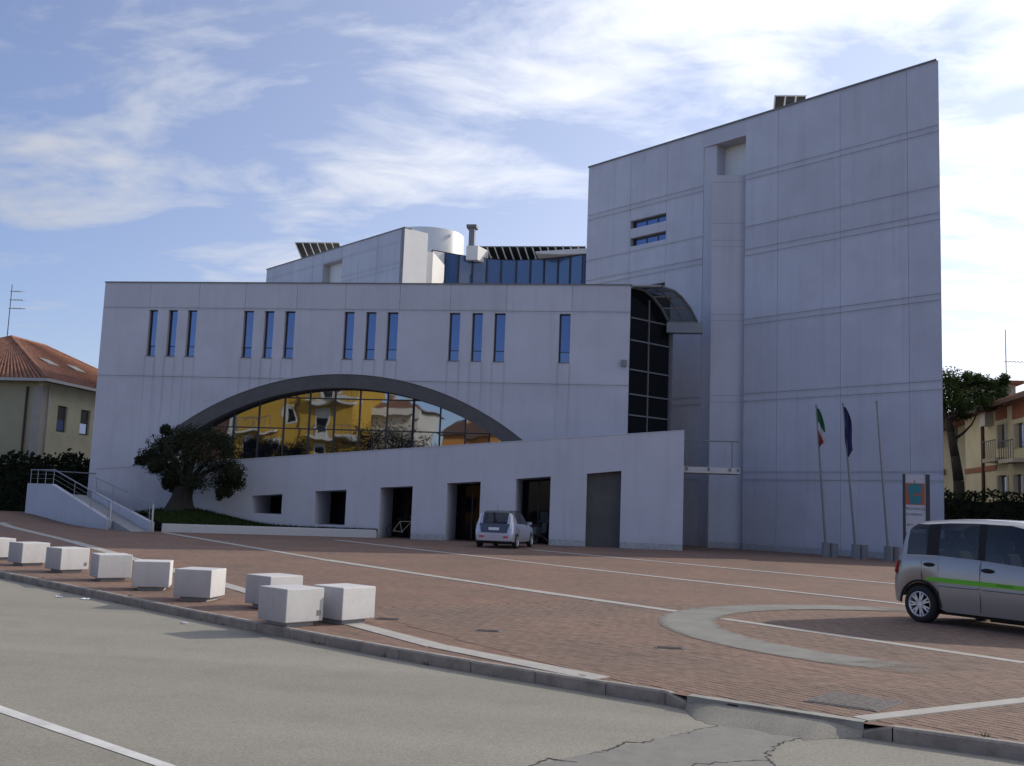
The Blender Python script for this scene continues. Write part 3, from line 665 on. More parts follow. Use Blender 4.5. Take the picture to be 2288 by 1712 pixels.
if AR+ACZ > zc:   # arch crown pokes into the middle course
    MB().holes([(XL, 0), (la[0][0], 0)] + la + [(ACX-dx, zc), (XL, zc)], [], O, X, Z, Y, 0, 0.055).build('panel', 'streaked', facade)
    MB().holes([(ACX+dx, zc)] + ra + [(ra[-1][0], 0), (XR, 0), (XR, zc)], [], O, X, Z, Y, 0, 0.055).build('panel', 'streaked', facade)
    crown = True
else:
    MB().holes([(XL, 0), (al[0][0], 0)] + al + [(al[-1][0], 0), (XR, 0), (XR, zc), (XL, zc)], [], O, X, Z, Y, 0, 0.055).build('panel', 'streaked', facade)
MB().frame(O, X, Z, Y, (XL-.03, ZT-.03, -.03), (XR+.03, ZT+.03, .40)).build('coping', 'flashing', facade)
MB().box(XL+.02, -3.2, YF+.9, 56.5, 0, ZT-.3).box(XL+.02, -21.0, 56.51, 76, 0, ZT-.35).box(XL+.6, -21.2, 60, 75.9, ZT-.351, 15.0).build('wing_body_sun_block', 'white_wall', B)  # wing volume; the unseen taller rear box is added to keep sun off the left house
MB().box(XL+.01, XL+.25, YF+.37, YF+.89, 0, ZT-.1).build('side_return', 'white_wall', B)
# upright windows
for i, (a, b) in enumerate(WIN):
    zt = WZ0 + (WZ1-WZ0)*0.22
    fr = MB(); yw = 0.22; t = .035
    fr.frame(O, X, Z, Y, (a, WZ0, yw), (a+t+.05, WZ1, yw+.06)).frame(O, X, Z, Y, (b-t, WZ0, yw), (b, WZ1, yw+.06)).frame(O, X, Z, Y, (a+t+.05, WZ0, yw), (b-t, WZ0+t, yw+.06)).frame(O, X, Z, Y, (a+t+.05, WZ1-t, yw), (b-t, WZ1, yw+.06)).frame(O, X, Z, Y, (a+t+.05, zt-.02, yw), (b-t, zt+.02, yw+.06))
    wd = fr.build('window', 'frame_dark', B)
    for z0_, z1_ in ((WZ0+t, zt-.02), (zt+.02, WZ1-t)):
        tl, tv = random.uniform(-.006, .006), random.uniform(-.012, .012); q_ = [O+X*(a+t+.05)+Z*z0_+Y*(yw+.02), O+X*(b-t)+Z*z0_+Y*(yw+.02+tl), O+X*(b-t)+Z*z1_+Y*(yw+.02+tl+tv), O+X*(a+t+.05)+Z*z1_+Y*(yw+.02+tv)]
        MB().hexa(q_ + [p_+Y*.02 for p_ in q_]).build('pane', 'window_glass', wd)
    MB().frame(O, X, Z, Y, (a-.02, WZ0-.035, -.03), (b+.02, WZ0, .2)).build('sill', 'flashing', wd)
# arched window
AT = 0.70
ra_out, ra_in = arch_loop(AR-.005), arch_loop(AR-AT)
rb = MB(); N = len(ra_out)
for k, (yy) in enumerate((0.03, 0.62)):
    for p in ra_out: rb.v.append(Vector((p[0], YF+yy, p[1])))
    for p in ra_in: rb.v.append(Vector((p[0], YF+yy, p[1])))
for i in range(N-1):
    rb.f += [(i, i+1, N+i+1, N+i), (2*N+i+1, 2*N+i, 3*N+i, 3*N+i+1), (N+i, N+i+1, 3*N+i+1, 3*N+i), (i+1, i, 2*N+i, 2*N+i+1)]
aw = rb.build('arched_window', 'arch_metal', B)
mull_px = [c1(x, 1400) for x in (942, 1095, 1250, 1405, 1560, 1715, 1885, 2045)] + [c2(x, 1400) for x in (118, 283, 440, 590)]
YG = YF+.66
mx = [FY(*p, YG).x for p in mull_px]; stp = (mx[-1]-mx[0])/(len(mx)-1)
mx = [mx[0]-stp*k for k in range(5, 0, -1)] + mx + [mx[-1]+stp]
zs = [ZB, FY(*c1(1500, 1378), YG).z, FY(*c1(1500, 1188), YG).z, ACZ+AR]
def zarch(x, r): return ACZ + math.sqrt(max(0, r*r-(x-ACX)**2)) if abs(x-ACX) < r else -9
for x in mx:
    zt = zarch(x, AR-AT+.1)
    if zt > ZB+.2: MB().box(x-.035, x+.035, YG-.06, YG+.02, ZB, zt).build('mullion', 'frame_dark', aw)
for z in zs[1:3]:
    h_ = math.sqrt(max(0, (AR-AT+.05)**2-(z-ACZ)**2)); MB().box(ACX-h_, ACX+h_, YG-.05, YG+.01, z-.03, z+.03).build('transom', 'frame_dark', aw)
rp_ = random.Random(4)
for a, b in zip(mx, mx[1:]):
    for z0_, z1_ in zip(zs, zs[1:]):
        if max(zarch(a, AR), zarch(b, AR), zarch((a+b)/2, AR)) < z0_: continue
        tx, tz = rp_.uniform(-.0035, .0035), rp_.uniform(-.0025, .0025)
        p = [Vector((a, YG, z0_)), Vector((b, YG+tx, z0_)), Vector((b, YG+tx+tz, z1_)), Vector((a, YG+tz, z1_))]
        MB().hexa([p[0], p[1], p[1]+Y*.02, p[0]+Y*.02, p[3], p[2], p[2]+Y*.02, p[3]+Y*.02]).build('pane', 'mirror_glass', aw)
# intercom / lamp box on the facade corner
q = FY(1394, 812, YF); MB().box(q.x-.14, q.x+.14, YF-.12, YF-.002, q.z-.16, q.z+.16).build('wall_lamp', 'steel_dull', B)

# ramp block with its sloping parapet and deep openings
YR = 47.06; OR = Vector((0, YR, 0)); RX0, RX1 = -27.55, 1.06
rz = lambda x: 2.76 + (5.42-2.76)*(x-RX0)/(RX1-RX0)
c5 = lambda x, y: (540+x*.27187, 940+y*.27187)
c6 = lambda x, y: (1020+x*.27187, 940+y*.27187)
op_px = [(c5(85, 618), c5(335, 603), c5(330, 770)), (c5(605, 580), c5(862, 568), c5(850, 862)), (c5(1140, 550), c5(1407, 538), None), (c5(1690, 515), c5(1965, 500), None), (c6(490, 480), c6(775, 458), None), (c6(1070, 437), c6(1355, 412), None)]
OPN = []
for a, b, bt in op_px:
    A, B_ = FY(*a, YR), FY(*b, YR); OPN.append((A.x, B_.x, A.z, B_.z, FY(*bt, YR).z if bt else 0.0))
out_r = [(RX0, 0)]; hl = []
for a, b, za, zb, z0_ in OPN:
    if z0_ == 0.0: out_r += [(a, 0), (a, za), (b, zb), (b, 0)]
    else: hl.append([(a, z0_), (b, z0_), (b, zb), (a, za)])
out_r += [(RX1, 0), (RX1, rz(RX1)), (RX0, rz(RX0))]
ramp = MB().holes(out_r, hl, OR, X, Z, Y, 0, 0.26).build('ramp_wall', 'plaster_plain', B)
out_b = [p if p[1] < 2.0 or p in sum([[(o_[0], o_[2]), (o_[1], o_[3])] for o_ in OPN], []) else (p[0], p[1]-1.0) for p in out_r]
out_b = out_r[:-2] + [(RX1, rz(RX1)-1.0), (RX0, rz(RX0)-1.0)]
MB().holes(out_b, hl, OR, X, Z, Y, 0.262, 2.44).build('ramp_core', 'plaster_plain', B)
MB().hexa([OR+X*(RX0-.02)+Z*rz(RX0)+Y*-.02, OR+X*(RX1+.02)+Z*rz(RX1)+Y*-.02, OR+X*(RX1+.02)+Z*rz(RX1)+Y*.29, OR+X*(RX0-.02)+Z*rz(RX0)+Y*.29, OR+X*(RX0-.02)+Z*(rz(RX0)+.03)+Y*-.02, OR+X*(RX1+.02)+Z*(rz(RX1)+.03)+Y*-.02, OR+X*(RX1+.02)+Z*(rz(RX1)+.03)+Y*.29, OR+X*(RX0-.02)+Z*(rz(RX0)+.03)+Y*.29]).build('parapet_coping', 'plaster_plain', ramp)
piers = [(-13.0, OPN[2][0]), (OPN[2][1], OPN[3][0]), (OPN[3][1], OPN[4][0]), (OPN[4][1], OPN[5][0]), (OPN[5][1], RX1)]
for a, b in piers: MB().box(a+.01, b-.01, YR-.022, YR-.001, 0, .27).build('plinth', 'plinth', ramp)
# things at the back of the openings: dark doors and entrance glass
for i, (a, b, za, zb, z0_) in enumerate(OPN):
    if i == 5:
        MB().holes([(a-.01, 0), (b+.01, 0), (b+.01, zb), (a-.01, za)], [], OR, X, Z, Y, .45, .5).build('roller_door', 'dark_door', B)
    else:
        MB().box(a-1.2, b+.5, YF-.06, YF-.012, z0_, max(za, zb)+.3).build('entrance_glass', 'dark_glass', B)
        if i in (3, 4): MB().box((a+b)/2-.04, (a+b)/2+.04, YF-.10, YF-.07, 0, max(za, zb)).build('door_post', 'frame_dark', B)

# tower
LT = 21.78; HT = 22.36
mit = lambda a, b, t: (a - (.844*t if a > LT-.01 else 0), b)
nuL, nuR = TP(1573, 329)[0], TP(1667, 303)[0]; nz = 21.46
w1 = [TP(1409, 493), TP(1490.5, 476), TP(1490, 495), TP(1409, 510.5)]; w2 = [TP(1409, 531.5), TP(1490, 516), TP(1489, 535), TP(1408.5, 551)]; w3 = [TP(1409, 646), TP(1487, 628), TP(1487, 650), TP(1409, 668)]
TW = []
for q4 in (w1, w2, w3):
    u0, u1 = (q4[0][0]+q4[3][0])/2, (q4[1][0]+q4[2][0])/2; TW.append((u0, u1, (q4[2][1]+q4[3][1])/2, (q4[0][1]+q4[1][1])/2))
th_ = [rect(a, b, c, d) for a, b, c, d in TW]
tout = [(0, 0), (nuL, 0), (nuL, nz), (nuR, nz), (nuR, 0), (LT, 0), (LT, HT-.03), (0, HT-.03)]
tower = MB().holes(tout, th_, TO, TU, Z, TN, .05, .90, lambda a, b: mit(a, b, .90)).build('tower_wall', 'backing', B)
ucol = [0, TP(1409.6, 420)[0], TP(1491, 400)[0], nuL, nuR, TP(1739, 300)[0], TP(1877, 300)[0], TP(2027, 300)[0], LT]
zrow = [0, TP(1900, 1074)[1], TP(1900, 1055)[1], TP(2100, 870.6)[1], TP(2100, 851)[1], TP(2100, 670)[1], TP(2100, 656)[1], TP(2100, 490)[1], TP(2100, 475)[1], TP(2100, 415)[1], TP(2100, 292)[1], TP(2100, 278.5)[1], HT-.03]
weather(MT['plaster'], [z for z in zrow[1:]], .85)
for i, (a, b) in enumerate(zip(ucol, ucol[1:])):
    for j, (z0_, z1_) in enumerate(zip(zrow, zrow[1:])):
        if i == 3 and z0_ > nz: continue
        lo = z0_
        if i == 3:
            if z1_ <= nz: continue
            lo = nz
        aa = a + (g_ if a > 0 and i != 4 else 0); bb = b - (g_ if b < LT and i != 2 else 0)
        if i == 3: aa, bb = a+.0, b-.0
        if i in (2,) : bb = b
        zl = lo + (g_ if lo > 0 and lo != nz else 0); zh = z1_ - (g_ if j < len(zrow)-2 else 0)
        hs = [h for h in th_ if h[0][0] >= aa-.05 and h[1][0] <= bb+.08 and h[0][1] > zl and h[2][1] < zh]
        hs = [[(max(aa+.02, p[0]) if k in (0, 3) else min(bb-.02, p[0]), p[1]) for k, p in enumerate(h)] for h in hs]
        MB().holes(rect(aa, bb, zl, zh), hs, TO, TU, Z, TN, 0, .055, lambda p, q: mit(p, q, .055)).build('panel', 'plaster', tower)
MB().frame(TO, TU, Z, TN, (-.04, HT-.03, -.05), (LT-.02, HT+.05, .02)).build('coping', 'flashing', tower)
MB().frame(TO, TU, Z, TN, (nuL-.1, 0, .93), (nuR+.1, nz+.2, 1.05)).build('recess_back', 'plaster_plain', tower)
MB().holes([(nuL-.01, .03), (nuL+.75, .16), (nuL+.75, .92), (nuL-.01, .92)], [], TO, TU, TN, Z, 0, nz-.002).build('splayed_reveal', 'plaster_plain', tower)
P0 = TO+TN*.92; P1 = TO+TU*(LT-.80)+TN*.92
MB().prism([P0, P1, Vector((11.93, 64, 0)), Vector((6, 66, 0)), Vector((-2.5, 62.2, 0))], 0, HT-.4).build('tower_body', 'white_wall', B)  # unseen rear shaped thin so the sun reaches the attic side
for k, (a, b, c, d) in enumerate(TW):
    fr = MB(); t = .045; w0 = .25
    fr.frame(TO, TU, Z, TN, (a, c, w0), (b, c+t, w0+.07)).frame(TO, TU, Z, TN, (a, d-.12, w0), (b, d, w0+.07)).frame(TO, TU, Z, TN, (a, c+t, w0), (a+.18, d-.12, w0+.07)).frame(TO, TU, Z, TN, (b-t, c+t, w0), (b, d-.12, w0+.07))
    for m_ in (1, 2): u = a+.18+(b-a-.18)*m_/3; fr.frame(TO, TU, Z, TN, (u-.04, c+t, w0), (u+.04, d-.12, w0+.07))
    wd = fr.build('strip_window', 'frame_dark', B)
    for m_ in range(3):
        u = a+.18+(b-a-.18)*m_/3; u2 = a+.18+(b-a-.18)*(m_+1)/3
        MB().frame(TO, TU, Z, TN, (u+.04, c+t, w0+.02), (u2-.04, d-.12, w0+.05)).build('pane', 'window_glass', wd)
# wedge column standing in the tower recess, its face parallel to the front
CY = 52.93; cl = FY(1593.5, 392, CY); cr = FY(1666, 395, CY); cztop = cl.z
colm = MB().prism([(cl.x, CY), (cr.x, CY), (cr.x, CY+.6), (cl.x+.55, CY+2.0), (cl.x, CY+1.4)], 0, cztop).build('wedge_column', 'plaster_plain', B)
OC = Vector((0, CY, 0))
for y_ in (407, 499, 537, 551, 703, 717, 884, 899):
    z_ = FY(1630, y_, CY).z
    MB().frame(OC, X, Z, Y, (cl.x-.004, z_-.012, -.004), (cr.x+.002, z_+.012, .02)).build('joint_line', 'joint', colm)
MB().frame(OC, X, Z, Y, (cl.x-.012, 0, -.02), (cr.x, .3, -.001)).build('plinth', 'plinth', colm)
for a, b in ((nuR+.03, LT-.05),): MB().frame(TO, TU, Z, TN, (a, 0, -.02), (b, .28, -.001)).build('plinth', 'plinth', tower)

# glazed link between front and tower, under a curved glass canopy
GD = Vector((0.66, 0.75, 0)).normalized(); GO = Vector((XR+.02, YF+.12, 0)); GN = Vector((-GD.y, GD.x, 0)); GL = 2.95
lk = MB().frame(GO, GD, Z, GN, (0, 3.5, .02), (GL, 12.6, .06)).build('link_glazing', 'dark_glass', B)
for u in (1.32, GL-.05): MB().frame(GO, GD, Z, GN, (u-.03, 3.5, -.05), (u+.03, 12.2 if u < 2 else 11.1, .019)).build('mullion', 'steel_dull', lk)
for (px, py) in ((1450, 718), (1450, 767), (1450, 832), (1450, 886), (1450, 932)):
    z_ = FY(px, py, YF+1.1).z; MB().frame(GO, GD, Z, GN, (.02, z_-.035, -.04), (GL, z_+.035, .018)).build('transom', 'steel_dull', lk)
MB().frame(GO, GD, Z, GN, (GL, 3.5, -.06), (GL+.16, 10.8, .2)).build('end_post', 'steel_dull', lk)
MB().prism([GO+GD*(GL+.1)+GN*.1, GO+GD*(GL+.1)+GN*2.4, GO+GN*2.4+GD*.3, GO+GN*.1+GD*.02], 3.5, 10.9).build('link_core', 'interior', B)
can = MB(); prof = [(0.0, 12.66), (.9, 12.60), (1.5, 12.38), (2.2, 11.90), (2.75, 11.30)]; EX = 1.42
def cp(i, e, dz=0): u, z = prof[i]; p = GO + GD*u + X*(.05+e); return Vector((p.x, p.y-.15, z+dz))
for e in (0, EX):
    for i in range(4): can.cyl(cp(i, e), cp(i+1, e), .07, n=6)
for e in (EX*.5,):
    for i in range(4): can.cyl(cp(i, e), cp(i+1, e), .035, n=6)
cn = can.build('glass_canopy', 'steel_dull', B)
for i in range(5): MB().cyl(cp(i, 0), cp(i, EX), .045 if i else .07, n=6).build('purlin', 'steel_dull', cn)
for i in range(4):
    for e0, e1 in ((.02, EX/2-.01), (EX/2+.01, EX-.02)):
        MB().add([cp(i, e0, .03), cp(i, e1, .03), cp(i+1, e1, .03), cp(i+1, e0, .03)], [(0, 1, 2, 3)]).build('pane', 'canopy_glass', cn, fix=False)
gp0, gp1 = cp(4, -.1), cp(4, EX+.28)
MB().box(gp0.x, gp1.x, gp0.y-.15, gp0.y+.35, 10.72, 11.24).build('gutter', 'steel_dull', cn)
# footbridge with railing at the head of the ramp
bz0, bz1 = FY(1560, 1057, 48.2).z, FY(1560, 1044, 48.2).z; brx = FY(1652, 1050, 48.2).x
br_ = MB().box(RX1+.02, brx, 47.9, 49.6, bz0, bz1).build('footbridge', 'concrete', B)
zr = FY(1600, 986, 48.0).z
MB().cyl((RX1, 47.98, zr), (brx-.05, 47.98, zr), .03).build('rail', 'steel_dull', br_)
for x in (RX1+.12, RX1+1.15, brx-.35): MB().cyl((x, 47.98, bz1-.1), (x, 47.98, zr), .025).build('post', 'steel_dull', br_)
for x in (RX1+.15, RX1+1.15, brx-.45, brx-.08): MB().box(x-.05, x+.05, 47.87, 47.899, bz0+.1, bz1-.03).build('bracket', 'flashing', br_)

# attic storey: slanting block, drum, chimney, curved window band
AC = Vector((-14.63, 55.0, 0)); AZ = 17.22; AU = -TU; AL = 16.2
ao = AC
uu = lambda px, py: None
def AP(px, py):
    r = ray(px, py); d_ = TN.dot(AC); t = d_/TN.dot(r); p = r*t; return ((Vector((p.x, p.y, 0))-AC).dot(AU), CAM_H+t*r.z)
bw = [AP(*c1(1612, 330)), AP(*c1(1495, 360))]; bu0, bu1 = bw[0][0], bw[1][0]; bzt = (bw[0][1]+bw[1][1])/2
att = MB().holes([(0, 12.3), (0, AZ-.02), (AL, AZ-.02), (AL, 12.3)], [rect(bu0, bu1, 12.35, bzt)], AC, AU, Z, TN, .05, .5).build('attic_wall', 'backing', B)
aj = [0] + [AP(*c1(x, 330))[0] for x in (1825, 1712)] + [bu0, bu1] + [AP(*c1(x, 380))[0] for x in (1430, 1310, 1195)] + [AL]
jz = AP(*c1(1900, 375))[1]
for k, (a, b) in enumerate(zip(aj, aj[1:])):
    lo = bzt if k == 3 else 12.3
    MB().holes(rect(a+(.012 if k else 0), b-.012, lo, AZ-.03), [], AC, AU, Z, TN, 0, .055).build('panel', 'plaster', att)
MB().frame(AC, AU, Z, TN, (-.03, AZ-.03, -.04), (AL+.03, AZ+.03, .5)).build('coping', 'flashing', att)
RW = 1.65; nic = [(.55, 12.3), (.55, 13.55), (1.25, 13.55), (1.25, 12.3)]
MB().holes([(0, 12.3)] + nic + [(RW, 12.3), (RW, AZ-.02), (0, AZ-.02)], [], AC+TU*.005, TN, Z, -TU, .0, .35).build('attic_side', 'white_wall', B)
MB().prism([AC+TN*.52+AU*.4, AC+TN*RW+AU*.4, AC+TN*RW+AU*AL, AC+TN*.52+AU*AL], 12.3, AZ-.2).build('attic_body', 'white_wall', B)
dr = 2.38; DYc = 63.4; dc = FY(956, 530, DYc); dzt = FY(962, 506, DYc-dr).z
drum = MB().lathe([(dr-.08, dzt-.3), (dr-.08, dzt), (dr, dzt), (dr, 13.0)], 64, c=(dc.x, DYc, 0)).build('roof_drum', 'drum', B, smooth=True)
drum.data.set_sharp_from_angle(angle=R(40))
MB().lathe([(0.01, dzt-.3), (dr-.09, dzt-.3)], 32, c=(dc.x, DYc, 0)).build('drum_lid', 'drum', drum)
dbx0, dbx1 = FY(938, 600, 57).x, FY(966, 600, 57).x
MB().prism([(dbx0, 57.0), (dbx1, 57.0), (dbx1, 60.2), (dbx0, 60.2)], 12, FY(958, 563, 57).z).build('attic_pier', 'white_wall', B)
k0, k1 = FY(1046.5, 549, 61.9), FY(1060.5, 509, 61.9)
chim = MB().box(k0.x, k1.x, 61.9, 62.4, k0.z-1, k1.z).build('chimney', 'steel_dull', B)
cq = FY(1043, 503, 61.9); MB().box(cq.x, FY(1065, 503, 61.9).x, 61.8, 62.5, k1.z, cq.z+.02).build('chimney_cap', 'flashing', chim)
b0, b1 = FY(1041, 577, 61.6), FY(1068, 549, 61.6)
MB().prism([(b0.x, 61.6), (b1.x, 61.6), (b1.x+.45, 62.9), (b0.x, 62.9)], b0.z-.1, b1.z).build('plant_box', 'white_wall', B)
# curved band of blue windows
pxs = [965, 995, 1026, 1057, 1089, 1121, 1154, 1185.6, 1216, 1247, 1274, 1302, 1330]
def band_pt(px):
    t = (px-965)/(1302-965); t = min(1.1, max(0, t)); Yv = 60.3 + 1.1*t + 1.95*math.sin(math.pi*min(1, t))
    return Yv
BZ = FY(1121, 581.4, band_pt(1121)).z
bp_ = [FY(px, 580, band_pt(px)) for px in pxs]
cb = MB()
for a, b in zip(bp_, bp_[1:]): cb.hexa([Vector((a.x, a.y+.04, BZ)), Vector((b.x, b.y+.04, BZ)), Vector((b.x, b.y+1.2, BZ)), Vector((a.x, a.y+1.2, BZ)), Vector((a.x, a.y-.03, BZ+.05)), Vector((b.x, b.y-.03, BZ+.05)), Vector((b.x, b.y+1.2, BZ+.05)), Vector((a.x, a.y+1.2, BZ+.05))])
gb = cb.build('curved_window_band', 'frame_dark', B)
for k, (a, b) in enumerate(zip(bp_, bp_[1:])):
    MB().hexa([Vector((a.x, a.y, 11.5)), Vector((b.x, b.y, 11.5)), Vector((b.x, b.y+.05, 11.5)), Vector((a.x, a.y+.05, 11.5)), Vector((a.x, a.y, BZ)), Vector((b.x, b.y, BZ)), Vector((b.x, b.y+.05, BZ)), Vector((a.x, a.y+.05, BZ))]).build('pane', 'white_wall' if k == 0 else 'band_glass', gb)
for a in bp_[:-1]: MB().box(a.x-.045, a.x+.045, a.y-.07, a.y+.0, 11.5, BZ).build('mullion', 'frame_dark', gb)
# white lens-shaped roof light beside the tower
q0, q1 = FY(1198, 578, 61.6), FY(1312, 562, 61.6)
lens = MB(); n = 10
for i in range(n+1):
    t = i/n; x = q0.x + (q1.x-q0.x)*t; h_ = .06 + .26*math.sin(math.pi*min(1, t*.55+.06))
    for yy, zz_ in ((61.2, BZ+.06), (61.2, BZ+.06+h_), (62.6, BZ+.06+h_+.1), (62.6, BZ+.06)): lens.v.append(Vector((x, yy+.25*math.sin(math.pi*t), zz_)))
for i in range(n):
    for j in range(4): lens.f.append((4*i+j, 4*i+(j+1) % 4, 4*i+4+(j+1) % 4, 4*i+4+j))
lens.f += [(0, 1, 2, 3), (4*n+3, 4*n+2, 4*n+1, 4*n)]
lens.build('roof_light', 'white_wall', B)

# solar panel racks on the roofs (seen from behind)
def solar(pxa, pxb, pyt, pyb, Yd, n, label, skew=.5):
    A, B2 = FY(pxa, pyt, Yd), FY(pxb, pyt, Yd); zb = FY(pxa, pyb, Yd).z
    t = thing('solar_rack', label, 'solar panels', (A.x, Yd, zb-.4), 'solar racks on the roof')
    w_ = (B2.x-A.x)/n
    for i in range(n):
        x0 = A.x+w_*i; zt_ = A.z+(B2.z-A.z)*i/n
        P = [Vector((x0+.06+skew, Yd-.5, zb)), Vector((x0+w_-.06+skew, Yd-.5, zb)), Vector((x0+w_-.06, Yd+.5, zt_)), Vector((x0+.06, Yd+.5, zt_))]
        P = [Vector((x0+.04+skew*.8, Yd+.4, zb)), Vector((x0+w_-.04+skew*.8, Yd+.4, zb)), Vector((x0+w_-.04, Yd-.4, zt_)), Vector((x0+.04, Yd-.4, zt_))]
        MB().hexa(P + [p + Vector((0, .05, .05)) for p in P]).build('panel', 'solar', t)
        MB().tube([P[0]+Vector((-.04, -.05, 0)), P[3]+Vector((-.04, -.05, .06))], .035, 5).build('rail', 'plate', t)
    MB().cyl((A.x, Yd-.44, A.z+.03), (B2.x, Yd-.44, B2.z+.03), .03, n=5).build('top_edge', 'steel', t)
    for xx in (A.x+.6, (A.x+B2.x)/2, B2.x-.5): MB().cyl((xx+skew*.5, Yd+.3, zb-.6), (xx+skew*.4, Yd+.1, (zb+A.z)/2), .03, n=5).build('leg', 'steel', t)
solar(1074, 1310, 556, 582, 63.6, 14, 'long row of dark solar panels above the curved blue windows', .3)
solar(664, 762, 547, 578, 66.5, 6, 'short row of dark solar panels behind the slanting attic wall', .35)
u0_, z0_ = TP(1730, 223); pq = TO + TU*u0_ + TN*1.5
solar(1730, 1800, 223, 243, pq.y, 3, 'small dark solar panel rack on top of the tall tower', .0)

# ------------------------------------------------------------------ entrance stair at the left, with side walls and steel railings
SD = Vector((-.79, .613, 0)).normalized(); SN = Vector((-SD.y, SD.x, 0))      # SN points to the left wall side
sR = Vector((-21.95, 42.55, 0)); sL = Vector((-24.15, 42.95, 0)); SLEN = 10.5; SRUN = 7.2
ES = thing('entrance_ramp', 'white walled entrance ramp with steel handrails left of the olive tree', 'ramp', (-26, 45, 0))
def side_wall(o, L, up):
    mb = MB(); wth = .22; pr = [(0, -.1), (0, .42), (SRUN, up), (L, up), (L, -.1)]
    mb.holes(pr, [], o, SD, Z, SN, 0, wth); return mb.build('side_wall', 'plaster_plain', ES)
wl_ = side_wall(sL, SLEN, 1.95); wr_ = side_wall(sR, 6.6, 1.75)
wdt = (sL-sR).dot(SN)
MB().holes([(0, -.08), (SLEN, -.08), (SLEN, 1.50), (SRUN, 1.45), (0, .005)], [], sR+SN*.222, SD, Z, SN, 0, wdt-.224).build('ramp_floor', 'stair', ES)
for o, L, up, nm in ((sL, SLEN, 1.95, 'l'), (sR, 6.6, 1.75, 'r')):
    zt = lambda a: .42+(up-.42)*min(1, a/SRUN)
    c = o+SN*.11
    pts = [c+SD*0.0+Z*(zt(0)+.78), c+SD*min(SRUN, L)+Z*(zt(min(SRUN, L))+.70)] + ([c+SD*L+Z*(up+.70)] if L > SRUN else [])
    rl = MB().tube(pts, .027, 8).build('handrail', 'rail_grey', ES)
    ps = [0.05, .32, 2.3, 4.4] + ([SRUN, SRUN+1.1, SRUN+2.2, L-.1] if L > SRUN else [6.4])
    for a in ps: MB().cyl(c+SD*a+Z*(zt(a)-.3 if a < .1 else zt(a)), c+SD*a+Z*(zt(a)+.74), .020, n=8).build('post', 'rail_grey', rl)
    MB().cyl(c-SD*.06+Z*.05, c-SD*.02+Z*(zt(0)+.78), .035, n=8).build('end_post', 'steel', rl)
    for hh in (.22, .44): MB().tube([p-Z*hh for p in pts], .006, 5).build('mid_wire', 'rail_grey', rl)
eo = sL+SD*SLEN
MB().tube([eo+Z*2.65+SN*.11, Vector((-28.0, 49.0, 2.55))], .03, 6).build('handrail', 'steel_dull', ES)

# ------------------------------------------------------------------ lawn bed with low white kerb wall and the old olive tree
bedA, bedB = Vector((-21.75, 42.85, 0)), Vector((-13.05, 46.72, 0))
bd = (bedB-bedA).normalized(); bn = Vector((-bd.y, bd.x, 0)); BLn = (bedB-bedA).length
bw_ = MB().frame(bedA, bd, Z, bn, (0, -.05, 0), (BLn, .36, .34))
tag(bw_.build('bed_wall', 'concrete', bevel=.02), 'low pale concrete wall edging the lawn below the olive tree', 'low wall')
lawn = MB(); ni, nj = 26, 12
def lawnz(p):
    d1 = math.hypot(p.x+21.9, (p.y-45.4)*1.3); v = .30 + .62*math.exp(-(d1/2.6)**2); k = min(1, max(0, (p-bedA).dot(bn)/1.6))
    return .30 + (v-.30)*k + .25*max(0, 1-(p.x+27)/9)*k
for i in range(ni+1):
    p0_ = bedA + bd*(BLn*i/ni) + bn*.3; p1_ = Vector((-27.3 + (bedB.x+27.3)*i/ni, YR-.005, 0))
    for j in range(nj+1):
        p = p0_.lerp(p1_, j/nj); lawn.v.append(Vector((p.x, p.y, lawnz(p))))
for i in range(ni):
    for j in range(nj): a = i*(nj+1)+j; lawn.f.append((a, a+nj+1, a+nj+2, a+1))
struct(lawn, 'lawn', 'grass', smooth=True)
gm = MB(); rg_ = random.Random(3)
for k in range(5200):
    i = rg_.random(); j = rg_.random()
    p = (bedA+bd*(BLn*i)+bn*.3).lerp(Vector((-27.3+(bedB.x+27.3)*i, YR-.03, 0)), j); z = lawnz(p); h_ = rg_.uniform(.05, .16); dx_ = rg_.uniform(-.05, .05); dy_ = rg_.uniform(-.05, .05)
    gm.add([(p.x-.012, p.y, z-.01), (p.x+.012, p.y, z-.01), (p.x+dx_, p.y+dy_, z+h_)], [(0, 1, 2)])
tag(gm.build('grass', 'grass', fix=False), 'short dark grass on the lawn bed', 'grass', kind='stuff')

OT = Vector((FY(398, 1140, 45.3).x, 45.3, .86))
olive = thing('olive_tree', 'old olive tree with thick gnarled trunk on the lawn before the ramp', 'tree', OT)
tk = MB(); nseg, nr_ = 10, 14; rt_ = random.Random(11)
for j in range(nseg+1):
    t = j/nseg; r_ = .62*(1-t)**2.2 + .33 + .10*t; cxx = OT.x + .28*t*t; zz_ = OT.z-.15 + 1.35*t
    for i in range(nr_):
        a = 2*math.pi*i/nr_; rr = r_*(1+.16*math.sin(3*a+2*t)+.08*math.sin(7*a+4*t)); tk.v.append(Vector((cxx+rr*math.cos(a), OT.y+rr*math.sin(a), zz_)))
for j in range(nseg):
    for i in range(nr_): tk.f.append((j*nr_+i, j*nr_+(i+1) % nr_, (j+1)*nr_+(i+1) % nr_, (j+1)*nr_+i))
ends = [(-1.7, .2, 2.9), (-.9, -.4, 3.5), (.1, .3, 3.7), (1.1, -.3, 3.2), (1.9, .3, 2.3), (-1.1, .6, 2.2), (1.2, .7, 2.6), (-.2, -.7, 2.8)]
for e in ends:
    a = OT + Vector((.25, 0, 1.1)); b = OT + Vector((e[0]*.45+.1, e[1]*.5, 1.1+(e[2]-1.1)*.55)); c = OT + Vector(e)
    tk.tube([a, b, c], [.20, .11, .04], 7)
tk.build('trunk', 'bark', olive, smooth=True)
cen = []
